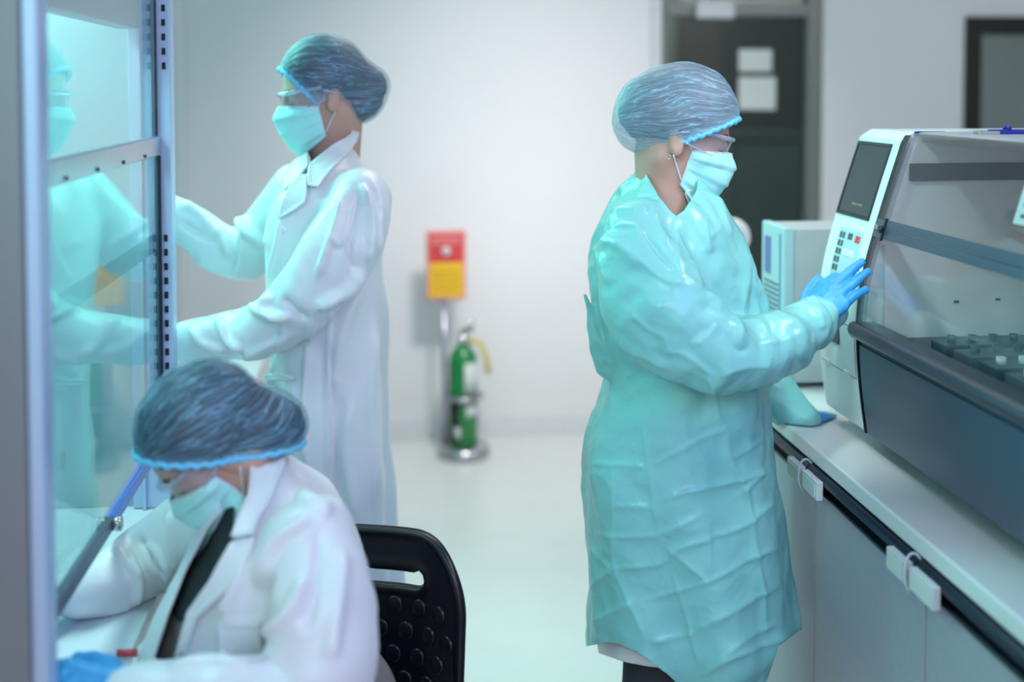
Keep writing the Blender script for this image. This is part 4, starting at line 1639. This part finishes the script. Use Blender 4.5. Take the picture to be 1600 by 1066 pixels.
st = [
    (c3((315, 60), (335, 250), (375, 475)), 3, .0035), (c3((190, 200), (200, 420), (200, 620), (290, 820), (320, 915)), 3, .0035),
    (c3((430, 650), (480, 800), (540, 1010)), 3, .0035), (c3((630, 60), (655, 190), (715, 320), (740, 450), (755, 580), (785, 720), (790, 880)), 3.2, .0048),
    (c3((560, 430), (575, 550), (570, 665)), 2.6, .003), (c3((400, 530), (480, 600), (560, 670)), 3, .0035),
    (c3((350, 215), (440, 170), (540, 115), (640, 70)), 3, .0038), (c3((660, 190), (730, 150), (790, 110)), 3, .004),
    (c3((380, 355), (500, 320), (700, 275), (800, 235)), 3, .0042), (c3((110, 488), (240, 495), (350, 490), (430, 465), (560, 405)), 3, .0038),
    (c3((560, 500), (650, 480), (730, 440), (835, 345)), 3, .004), (c3((200, 625), (380, 600), (450, 545), (590, 505)), 3, .004),
    (c3((320, 750), (450, 705), (560, 675), (640, 635), (740, 575), (860, 535)), 3, .0042), (c3((100, 840), (200, 790), (280, 755)), 3, .004),
    (c3((100, 705), (150, 660), (200, 630)), 3, .004), (c3((500, 870), (640, 800), (760, 730), (850, 690)), 3, .004),
    (c3((110, 212), (220, 218), (330, 225)), 2.8, .003), (c3((190, 378), (270, 375), (350, 380)), 2.8, .003), (c3((340, 910), (430, 890), (520, 870)), 3, .004),
    (c3((540, 1040), (640, 975), (760, 930), (900, 880)), 4, .006), (c3((590, 1000), (700, 900), (850, 830)), 4, .005), (c3((100, 530), (140, 580), (195, 630)), 3, .003),
    (c3((700, 330), (760, 270), (800, 240)), 3, .004), (c3((410, 500), (430, 470), (470, 440)), 4, .004),
    # chest, collar and shoulder
    (cA((500, 600), (580, 680), (690, 830), (780, 920)), 4, -.010), (cA((450, 550), (560, 720), (700, 900)), 5, .005), (cA((730, 520), (800, 680), (860, 800), (920, 930)), 4, .005),
    (cA((600, 420), (640, 560), (700, 700)), 3.4, .004), (cA((250, 640), (420, 760), (640, 940), (820, 1010)), 6, .009), (cA((180, 650), (330, 720), (480, 850)), 5, .006),
    (cA((120, 690), (200, 880), (240, 1010)), 4, .006), (cA((250, 570), (360, 540), (500, 560)), 4, .006), (cA((270, 440), (400, 420), (560, 400)), 5, .007),
    (cA((190, 480), (270, 330), (380, 150), (460, 60)), 4, .007), (cA((300, 300), (400, 220), (500, 170)), 4, .005), (cA((960, 500), (990, 640), (1020, 760)), 4, .008),
    (cA((1060, 330), (1130, 480), (1190, 640)), 4, .005), (cA((1010, 640), (1060, 590), (1100, 540)), 3, .004), (cA((520, 60), (560, 240), (640, 350), (760, 470), (840, 450), (920, 380)), 3.2, .004),
    (cA((860, 800), (900, 900), (960, 1030)), 4, .006), (cA((760, 600), (770, 800), (830, 930)), 3.5, .004),
    # sleeve
    (cB((430, 210), (560, 330), (650, 370)), 4, .006), (cB((590, 340), (680, 420), (740, 500), (760, 600)), 4, .008), (cB((740, 490), (850, 480), (900, 540)), 4, .006),
    (cB((640, 470), (740, 610), (800, 600)), 4, -.006), (cB((850, 580), (960, 570), (1050, 530)), 3, .004), (cB((1040, 430), (1100, 440), (1150, 520)), 4, .007),
    (cB((1080, 330), (1120, 420), (1150, 480)), 3.5, .005), (cB((380, 630), (500, 640), (640, 740)), 4, .005), (cB((650, 740), (760, 700), (900, 680)), 4, .005),
    (cB((200, 580), (300, 640), (420, 700)), 4, .006), (cB((520, 600), (600, 560), (660, 480)), 3.5, .005), (cB((250, 440), (330, 520), (420, 560)), 4, .005),
    (cB((60, 480), (130, 600), (160, 690)), 4, .006), (cB((600, 720), (640, 800), (650, 900), (690, 960)), 4, .007), (cB((900, 430), (960, 470), (1000, 520)), 4, .004),
]
D = D + 1.25 * strokes(V, N, st[:23], True) + 1.0 * strokes(V, N, st[23:], True)
V = V + N * D[:, None]
# keep the film clear of the counter edge and top
V[:, 2] = np.where((V[:, 0] > .825) & (V[:, 2] < .9035) & (V[:, 2] > .84), .9035, V[:, 2])
V[:, 0] = np.where((V[:, 1] < 2.55) & (V[:, 2] < .885), np.minimum(V[:, 0], .800 + .0 * V[:, 0]), V[:, 0])


def cutR(p):
    q = proj(p)
    hx = np.array(hemR)
    hem = q[:, 1] - np.interp(q[:, 0], hx[:, 0], hx[:, 1])
    hem = np.where(p[:, 2] > .75, -1, hem)
    nk = np.where((p[:, 2] > 1.30), -poly_sd(q, neckR), -1)
    return np.maximum(hem, nk)


Vc, Fc = clip(V, Q, cutR(V))
gR = mesh('gown', Vc, Fc, 'gown_film', pR, solid=.0012, off=0)
gR['label'] = 'creased cyan plastic gown'
# white coat showing under the hem, shirt collar and trousers


def coatR(p):
    return loft(p, rowsR) + .022


V, Q = sdf_mesh(coatR, (0.20, 1.78, .36), (1.02, 2.58, 1.30), .008)
N = normals(V, Q)
V = V + N * (.004 * waves(V, .10, 6, 31))[:, None]
hx = np.array([(900, 1014), (940, 1022), (975, 1034), (1010, 1041), (1060, 1047), (1300, 1060)])
q = proj(V)
V, Fc = clip(V, Q, np.maximum(q[:, 1] - np.interp(q[:, 0], hx[:, 0], hx[:, 1]), np.maximum(860 - q[:, 1], q[:, 0] - 1085)))
mesh('coat_hem', V, Fc, 'coat_white', pR, solid=.002)
patch('shirt_collar', lambda p: bodyR(p) - .004, [(1068, 302), (1074, 296), (1090, 300), (1092, 322), (1078, 336), (1072, 334), (1074, 318)], .002, .003, 'coat_white', pR, 2.5, 1.5, 2.6)
MBt = MB()
for i, (x, y) in enumerate(((.525, 2.15), (.56, 2.27))):
    f_ = lambda p, x=x, y=y: chain(p, [(x, y, .74, .072), (x, y, .50, .068), (x - .01, y, .30, .068), (x - .01, y, .09, .062)], 2)
    V, Q = sdf_mesh(f_, (x - .16, y - .16, .0), (x + .16, y + .16, .80), .008)
    N = normals(V, Q)
    V = V + N * (.0035 * crumple(V, .08, 6, 40 + i))[:, None]
    V, Fc = clip(V, Q, .05 - V[:, 2])
    mesh('trouser_leg', V, Fc, 'trouser_dark', pR)
    shoe(pR, x, y, -.1)
pleated_cap(HR, pR, MATS['hair_fair'], 'net_blue', (-.012, .042, 0), (.114, .106, .092), (-.100, .022, 0), (.052, .058, .055), (HR.px(1163, 180), HR.px(1032, 238, -.075)),
            (.104, .082, 0), 34, 5, bun2=((-.085, -.022, 0), (.05, .042, .055)))
face_mask(HR, pR, bodyR, 3)
goggles(HR, pR, -.002)
for dz in (0, -.006):
    MB().lathe([(.0005, -.002), (.002, -.001), (.002, .001), (.0005, .002)], HR.w(-.018, -.050 + dz, -.086 if HR.w(0, 0, -.1)[1] < HR.w(0, 0, .1)[1] else .086), 10).make('earring', 'earring', bR)
W = P(1280, 512, 2.08)
tip = PX(1354, 428, .905)
hs, tips = hand_sdf(W, tip - W, (-.72, .55, .37), (.06, .61, -.79), [(36, 40, 25), (10, 10, 6), (12, 10, 6), (18, 14, 8)], 1.0, 0, arm=(W + (W - tip) * .30, .031))
far = np.array([float(prof(t_[2])) - t_[0] for t_ in tips])
sh = min(0, far[:4].min() - .0115)
hs2 = lambda p: hs(p - np.array([sh, 0, 0]))
glove(pR, hs2, W + (tip - W) * .4, .15, 51)
W = P(1266, 660, 2.322)
hs, tips = hand_sdf(W, (.80, .58, -.10), (-.58, .80, 0), (0, 0, -1), [(22, 28, 22), (18, 28, 22), (18, 28, 22), (22, 30, 22)], .95, 0, arm=(W + np.array([-.012, -.004, .004]), .026))
glove(pR, lambda p: np.maximum(hs(p), .9035 - p[:, 2]), W + np.array([.05, 0, 0]), .16, 52)

# ---------------------------------------------------------------- standing person in a white coat at the cabinet
pL = thing('person', 'standing person in white lab coat and blue hair net facing the glass cabinet', 'person', (-0.13, 2.6, 0))
HL = Head(504, 146, 2.6, 188, 13, .93)
rowsL = rows_px([(205, 515, 550), (228, 494, 556), (250, 470, 562), (275, 448, 576), (305, 428, 588), (350, 415, 596), (400, 413, 598), (450, 415, 600), (520, 422, 602), (600, 428, 604),
                 (700, 426, 606), (830, 420, 612), (950, 414, 620), (1010, 412, 624)], 2.6,
                [.05, .065, .10, .155, .185, .19, .185, .175, .165, .17, .18, .19, .20, .20])
armLn = pr((562, 312, 2.44, .066), (545, 370, 2.40, .078), (500, 435, 2.38, .074), (440, 500, 2.405, .060), (380, 521, 2.455, .054), (320, 530, 2.505, .048), (270, 536, 2.53, .040), (235, 538, 2.55, .033))
armLf = pr((468, 300, 2.76, .068), (430, 350, 2.79, .072), (385, 395, 2.80, .064), (340, 385, 2.80, .056), (300, 355, 2.80, .048), (262, 330, 2.80, .040), (232, 316, 2.80, .033))


def coatL(p):
    def fold(th, z):
        k = np.clip((1.15 - z) / .6, 0, 1)
        return k * (.014 * np.sin(6 * th + .6) + .008 * np.sin(11 * th + 2 * z)) + .003 * np.sin(5 * th + 6 * z)
    d = loft(p, rowsL, fold)
    d = smin(d, chain(p, armLn, 4), .030)
    return smin(d, chain(p, armLf, 4), .035)


def bodyL(p):
    d = smin(HL.sdf(p), cone(p, HL.w(-.030, -.06, 0), P(522, 272, 2.6), .050, .055), .03)
    d = smin(d, np.maximum(np.maximum(loft(p, rowsL) + .028, p[:, 2] - P(500, 300, 2.6)[2]), .78 - p[:, 2]), .03)
    for a in (armLn, armLf):
        b = a.copy()
        b[:, 3] = np.minimum(b[:, 3] * .55, .040)
        d = smin(d, chain(p, b[:-1], 2), .02)
    for x, y in ((-.14, 2.535), (-.12, 2.665)):
        d = smin(d, chain(p, [(x, y, .82, .085), (x, y, .48, .055), (x + .02, y, .30, .05), (x + .02, y, .10, .035)], 2), .03)
    return d


bL = build_body(pL, bodyL, (-.62, 2.28, .02), (.16, 2.96, 1.80), .0062)
lashes(HL, bL)
V, Q = sdf_mesh(coatL, (-.64, 2.24, .40), (.16, 2.98, 1.60), .0058)
V, Q = largest(V, Q)
V = relax(V, Q, 1, .3)
N = normals(V, Q)
eb = np.exp(-(np.linalg.norm(V - armLn[3, :3], axis=1) / .11) ** 2) + np.exp(-(np.linalg.norm(V - armLf[2, :3], axis=1) / .11) ** 2)
D = .007 * waves(V, .15, 7, 61) + .0050 * crumple(V, .12, 6, 62) + .006 * eb * crumple(V, .075, 5, 63)
c4 = lambda *q: [(260 + x / 2.665, 40 + y / 2.665) for x, y in q]
c5 = lambda *q: [(260 + x / 2.423, 420 + y / 2.423) for x, y in q]
st = [
    (c4((300, 790), (330, 850), (420, 910)), 8, .012), (c4((215, 840), (235, 900), (270, 960)), 6, .010), (c4((60, 740), (130, 790), (200, 870)), 6, .008),
    (c4((310, 860), (310, 960), (290, 1030)), 6, .008), (c4((60, 820), (150, 870), (200, 890)), 5, -.007), (c4((120, 960), (220, 1010), (320, 1020)), 7, .007),
    (c5((195, 175), (230, 270), (300, 305)), 5, .009), (c5((395, 100), (375, 150), (440, 195)), 5, .009), (c5((320, 140), (370, 175), (470, 185)), 6, .009),
    (c5((90, 220), (140, 280), (230, 315)), 5, .007), (c5((440, 110), (500, 170), (540, 190)), 6, -.008), (c5((280, 330), (400, 290), (480, 240)), 6, .006),
    (c4((480, 810), (470, 900), (420, 1060)), 3, .004), (c4((740, 700), (700, 850), (620, 1060)), 6, .008), (c4((810, 660), (850, 800), (830, 1000)), 6, .010),
    (c4((690, 880), (720, 910), (760, 860)), 4, .006), (c4((800, 700), (760, 940), (790, 1030)), 5, -.006), (c4((850, 650), (885, 760), (880, 960)), 5, .006),
    (c5((740, 0), (680, 80), (560, 150)), 8, .012), (c5((560, 160), (530, 330), (525, 560), (530, 780)), 4, .007), (c5((620, 120), (610, 350), (605, 600), (610, 800)), 4, .006),
    (c5((720, 60), (660, 260), (630, 480)), 10, .009), (c5((790, 200), (770, 500), (790, 900)), 9, .008), (c5((700, 500), (680, 700), (720, 980)), 9, .007),
    (c5((440, 180), (435, 300), (400, 420), (405, 560)), 4, .005), (c5((480, 430), (500, 560), (470, 700)), 8, .007),
]
D = D + 1.7 * strokes(V, N, st)
V = V + N * D[:, None]
neckL = [(480, 140), (550, 150), (549, 206), (540, 220), (512, 248), (484, 270), (478, 262), (482, 244), (470, 225)]
q = proj(V)
Vc, Fc = clip(V, Q, np.maximum(np.where(V[:, 2] > 1.35, -poly_sd(q, neckL), -1), .46 - V[:, 2]))
cL = mesh('lab_coat', Vc, Fc, 'coat_white', pL, solid=.002, off=0)
fL = lambda p: coatL(p)
cl = patch('collar', fL, c4((765, 432), (780, 440), (776, 490), (742, 545), (690, 620), (640, 688), (596, 682), (594, 645), (600, 600), (680, 530)), .007, .004, 'coat_white', cL, 3, 1.8, 3.2, .004)
patch('lapel', fL, c4((592, 640), (596, 690), (588, 742), (540, 775), (478, 812), (500, 740), (530, 668), (560, 640)), .005, .004, 'coat_white', cL, 3, 1.8, 3.2, .004)
patch('lapel', fL, c4((600, 535), (596, 600), (560, 640), (510, 690), (495, 700), (500, 640), (540, 580)), .004, .004, 'coat_white', cL, 3, 1.8, 3.2, .003)
patch('pocket_flap', fL, c5((385, 408), (410, 392), (455, 392), (508, 408), (500, 418), (400, 420)), .010, .006, 'coat_white', cL, 2.5, 1.8, 3.2, .004)
for x, y in ((492, 852),):
    p_ = march(coatL, np.array([260 + x / 2.665]), np.array([40 + y / 2.665]), 1.8, 3.2)
    n_ = grad(coatL, p_)[0]
    MB().tube([p_[0], p_[0] + n_ * .006], .008, 16).make('button', 'coat_white', cL)
for i, (x, y) in enumerate(((-.14, 2.535), (-.12, 2.665))):
    f_ = lambda p, x=x, y=y: chain(p, [(x, y, .74, .072), (x, y, .50, .068), (x + .01, y, .30, .068), (x + .01, y, .09, .062)], 2)
    V, Q = sdf_mesh(f_, (x - .16, y - .16, .0), (x + .16, y + .16, .80), .010)
    V, Fc = clip(V, Q, .05 - V[:, 2])
    mesh('trouser_leg', V, Fc, 'trouser_dark', pL)
    shoe(pL, x, y, PI)
pleated_cap(HL, pL, MATS['hair_brown'], 'net_blue_dark', (-.014, .040, 0), (.108, .100, .088), (-.115, -.008, 0), (.050, .046, .050), (HL.px(441, 112), HL.px(523, 190, -.075)),
            (.090, .060, 0), 30, 8, bun2=((-.078, -.052, 0), (.055, .040, .064)), full=True)
face_mask(HL, pL, bodyL, 4)
goggles(HL, pL, -.002)
for W, fdir, a in ((armLn[-1, :3], (-1, .05, -.12), armLn[-2, :3]), (armLf[-1, :3], (-1, 0, .15), armLf[-2, :3])):
    hs, tips = hand_sdf(W, fdir, (0, .1, 1), (.1, 1, 0) if W[1] < 2.65 else (-.1, -1, 0), [(25, 35, 25)] * 4, .96, 0, arm=(W + (a - W) * .5, .034))
    glove(pL, hs, W + np.array([-.06, 0, 0]), .16, 53)

# ---------------------------------------------------------------- seated person
pS = thing('person', 'seated person in white lab coat and hair net bent over the bench', 'person', (-0.12, 1.76, 0))
HS = Head(327, 692, 1.74, 192, 50, .90, ear=.069)
rowsS = rows_px([(722, 372, 444), (745, 352, 470), (775, 338, 500), (810, 325, 530), (860, 300, 555), (920, 266, 572), (980, 240, 580), (1066, 216, 585), (1150, 214, 592), (1240, 230, 600)], 1.76,
                [.06, .10, .15, .18, .195, .19, .18, .17, .17, .18])
armSn = pr((482, 850, 1.60, .064), (500, 930, 1.555, .070), (500, 1040, 1.51, .070), (465, 1115, 1.48, .062), (400, 1108, 1.47, .056), (310, 1094, 1.49, .050), (235, 1088, 1.515, .043), (205, 1084, 1.525, .036))
armSf = pr((335, 815, 1.92, .066), (290, 840, 1.97, .070), (242, 868, 1.99, .062), (200, 892, 1.965, .054), (155, 912, 1.925, .046), (118, 925, 1.89, .038), (102, 928, 1.88, .033))


def torsoS(p):
    return loft(p, rowsS, lambda th, z: .004 * np.sin(5 * th + 5 * z))


def coatS(p):
    d = smin(torsoS(p), chain(p, armSn, 4), .035)
    return smin(d, chain(p, armSf, 4), .030)


hip = np.array([-.12, 1.76, .595])


def legsS(p, g=0.0):
    d = cone(p, hip + [.02, -.08, 0], hip + [.02, .08, 0], .11, .11)
    for y, kx in ((1.66, -.50), (1.86, -.50)):
        d = smin(d, chain(p, [(-.12, y, .57, .085), (kx, y, .56, .062), (kx - .02, y, .52, .058), (kx - .01, y, .10, .040)], 1), .03)
    return d - g


def bodyS(p):
    d = smin(HS.sdf(p), cone(p, HS.w(-.030, -.06, 0), P(405, 800, 1.75), .046, .050), .03)
    d = smin(d, np.maximum(torsoS(p) + .026, p[:, 2] - P(400, 800, 1.75)[2]), .03)
    for a in (armSn, armSf):
        b = a.copy()
        b[:, 3] = np.minimum(b[:, 3] * .55, .040)
        d = smin(d, chain(p, b[:-1], 2), .02)
    return smin(d, legsS(p), .03)


bS = build_body(pS, bodyS, (-.66, 1.36, .02), (.16, 2.16, 1.24), .0062)
lashes(HS, bS)
V, Q = sdf_mesh(lambda p: legsS(p, .012), (-.66, 1.36, .0), (.16, 2.16, .75), .009)
V, Fc = clip(V, Q, .05 - V[:, 2])
mesh('trousers', V, Fc, 'cloth_grey', pS)
for y in (1.66, 1.86):
    shoe(pS, -.51, y, PI)
V, Q = sdf_mesh(coatS, (-.60, 1.36, .46), (.16, 2.16, 1.16), .0052)
V, Q = largest(V, Q)
V = relax(V, Q, 1, .3)
N = normals(V, Q)
eb = np.exp(-(np.linalg.norm(V - armSf[2, :3], axis=1) / .10) ** 2) + np.exp(-(np.linalg.norm(V - armSn[2, :3], axis=1) / .12) ** 2)
D = .007 * waves(V, .13, 7, 71) + .0048 * crumple(V, .12, 6, 72) + .006 * eb * crumple(V, .07, 5, 73)
c6 = lambda *q: [(60 + x / 2.107, 560 + y / 2.107) for x, y in q]
st = [
    (c6((890, 530), (780, 620), (740, 760)), 9, .011), (c6((890, 720), (830, 850), (740, 915)), 9, .013), (c6((600, 640), (580, 720), (550, 790)), 6, .006),
    (c6((840, 450), (900, 480), (960, 520)), 9, .009), (c6((770, 700), (750, 800), (770, 900)), 8, -.008), (c6((930, 560), (910, 760), (880, 900)), 9, -.008),
    (c6((1000, 640), (980, 820), (960, 1000)), 10, .008), (c6((690, 640), (660, 740), (600, 850)), 7, .006), (c6((300, 640), (330, 740), (310, 805)), 5, .009),
    (c6((380, 650), (430, 720), (420, 780)), 5, .007), (c6((250, 620), (300, 690), (330, 720)), 4, .006), (c6((330, 590), (370, 660), (430, 700)), 5, -.006),
    (c6((450, 500), (440, 600), (460, 700)), 8, .008), (c6((350, 610), (400, 640), (450, 720)), 4, .006), (c6((140, 880), (240, 830), (310, 800)), 5, .006),
    (c6((600, 870), (610, 960), (600, 1010)), 4, .005), (c6((610, 865), (680, 870), (740, 860)), 3, .005), (c6((420, 1010), (560, 1000), (700, 1030)), 7, .006),
]
D = D + 1.6 * strokes(V, N, st)
V = V + N * D[:, None]
V[:, 2] = np.where((V[:, 0] < -.37) & (V[:, 2] < .7475) & (V[:, 2] > .66), .7475, V[:, 2])
openS = [(352, 700), (445, 700), (410, 728), (392, 790), (374, 846), (336, 905), (306, 962), (278, 1030), (240, 1032), (262, 962), (290, 892), (326, 824), (346, 800), (340, 760)]
q = proj(V)
cut = np.where((V[:, 1] > 1.545) & (V[:, 1] < 1.90), -poly_sd(q, openS), -1)
Vc, Fc = clip(V, Q, cut)
cS = mesh('lab_coat', Vc, Fc, 'coat_white', pS, solid=.003, off=0)
fS = lambda p: coatS(p)
patch('collar', fS, c6((700, 350), (725, 338), (796, 338), (792, 400), (765, 500), (735, 598), (650, 606), (662, 560), (690, 470)), .010, .005, 'coat_white', cS, 3, 1.2, 2.4, .006)
patch('lapel', fS, c6((650, 608), (735, 600), (690, 690), (620, 780), (540, 860), (500, 980), (470, 990), (520, 830), (590, 730)), .006, .005, 'coat_white', cS, 3, 1.2, 2.4, .005)
patch('pocket', fS, c6((605, 868), (735, 862), (745, 1010), (598, 1012)), .004, .003, 'coat_white', cS, 4, 1.2, 2.4, .003)
V, Q = sdf_mesh(lambda p: torsoS(p) + .014, (-.45, 1.5, .5), (.12, 2.02, 1.16), .007)
N = normals(V, Q)
V = V + N * (.002 * waves(V, .06, 6, 81))[:, None]
q = proj(V)
sh_ = [(372, 700), (352, 790), (326, 824), (290, 880), (240, 960), (200, 1000), (250, 1010), (300, 968), (345, 905), (366, 846), (372, 800), (380, 780), (500, 840), (560, 1060), (600, 900), (520, 700)]
dk = np.where(V[:, 1] < 1.80, poly_sd(q, [(340, 800), (366, 792), (362, 820), (366, 850), (385, 850), (330, 930), (296, 976), (276, 968), (240, 900), (290, 840)]), 1)
Va, Fa = clip(V, Q, dk)
mesh('shirt', Va, Fa, 'shirt_black', pS, solid=.003)
V, Q = sdf_mesh(lambda p: torsoS(p) + .018, (-.45, 1.5, .5), (.12, 2.02, 1.05), .007)
N = normals(V, Q)
V = V + N * (.004 * crumple(V, .05, 6, 82))[:, None]
V, Fc = clip(V, Q, V[:, 2] - P(290, 935, 1.65)[2])
mesh('cardigan', V, Fc, 'cloth_grey', pS, solid=.002)
pleated_cap(HS, pS, MATS['hair_dark'], 'net_blue_dark', (-.016, .034, 0), (.114, .100, .097), (-.092, -.080, 0), (.046, .044, .052), (HS.px(222, 702), HS.px(438, 722, -.075)),
            (.085, .080, -.035), 30, 11, hair_low=.010, bun2=((-.068, -.045, 0), (.056, .056, .074)), full=True)
face_mask(HS, pS, bodyS, 6, bot=-.108)
goggles(HS, pS, -.002)
W = armSn[-1, :3]
hs, tips = hand_sdf(W, (-1, .08, .10), (0, .75, .65), (-.2, .6, -.75), [(25, 30, 20), (30, 35, 25), (35, 35, 25), (40, 35, 25)], 1.0, .001, arm=(W + (armSn[-2, :3] - W) * .6, .036))
glove(pS, lambda p: np.maximum(hs(p), .7475 - p[:, 2]), W + np.array([-.06, 0, 0]), .17, 54)
W = armSf[-1, :3]
hs, tips = hand_sdf(W, (-.9, -.35, -.05), (0.3, -.7, .6), (0, -.3, -1), [(35, 40, 25)] * 4, .98, 0, arm=(W + (armSf[-2, :3] - W) * .6, .034))
glove(pS, lambda p: np.maximum(hs(p), .7475 - p[:, 2]), W + np.array([-.06, 0, 0]), .17, 55)
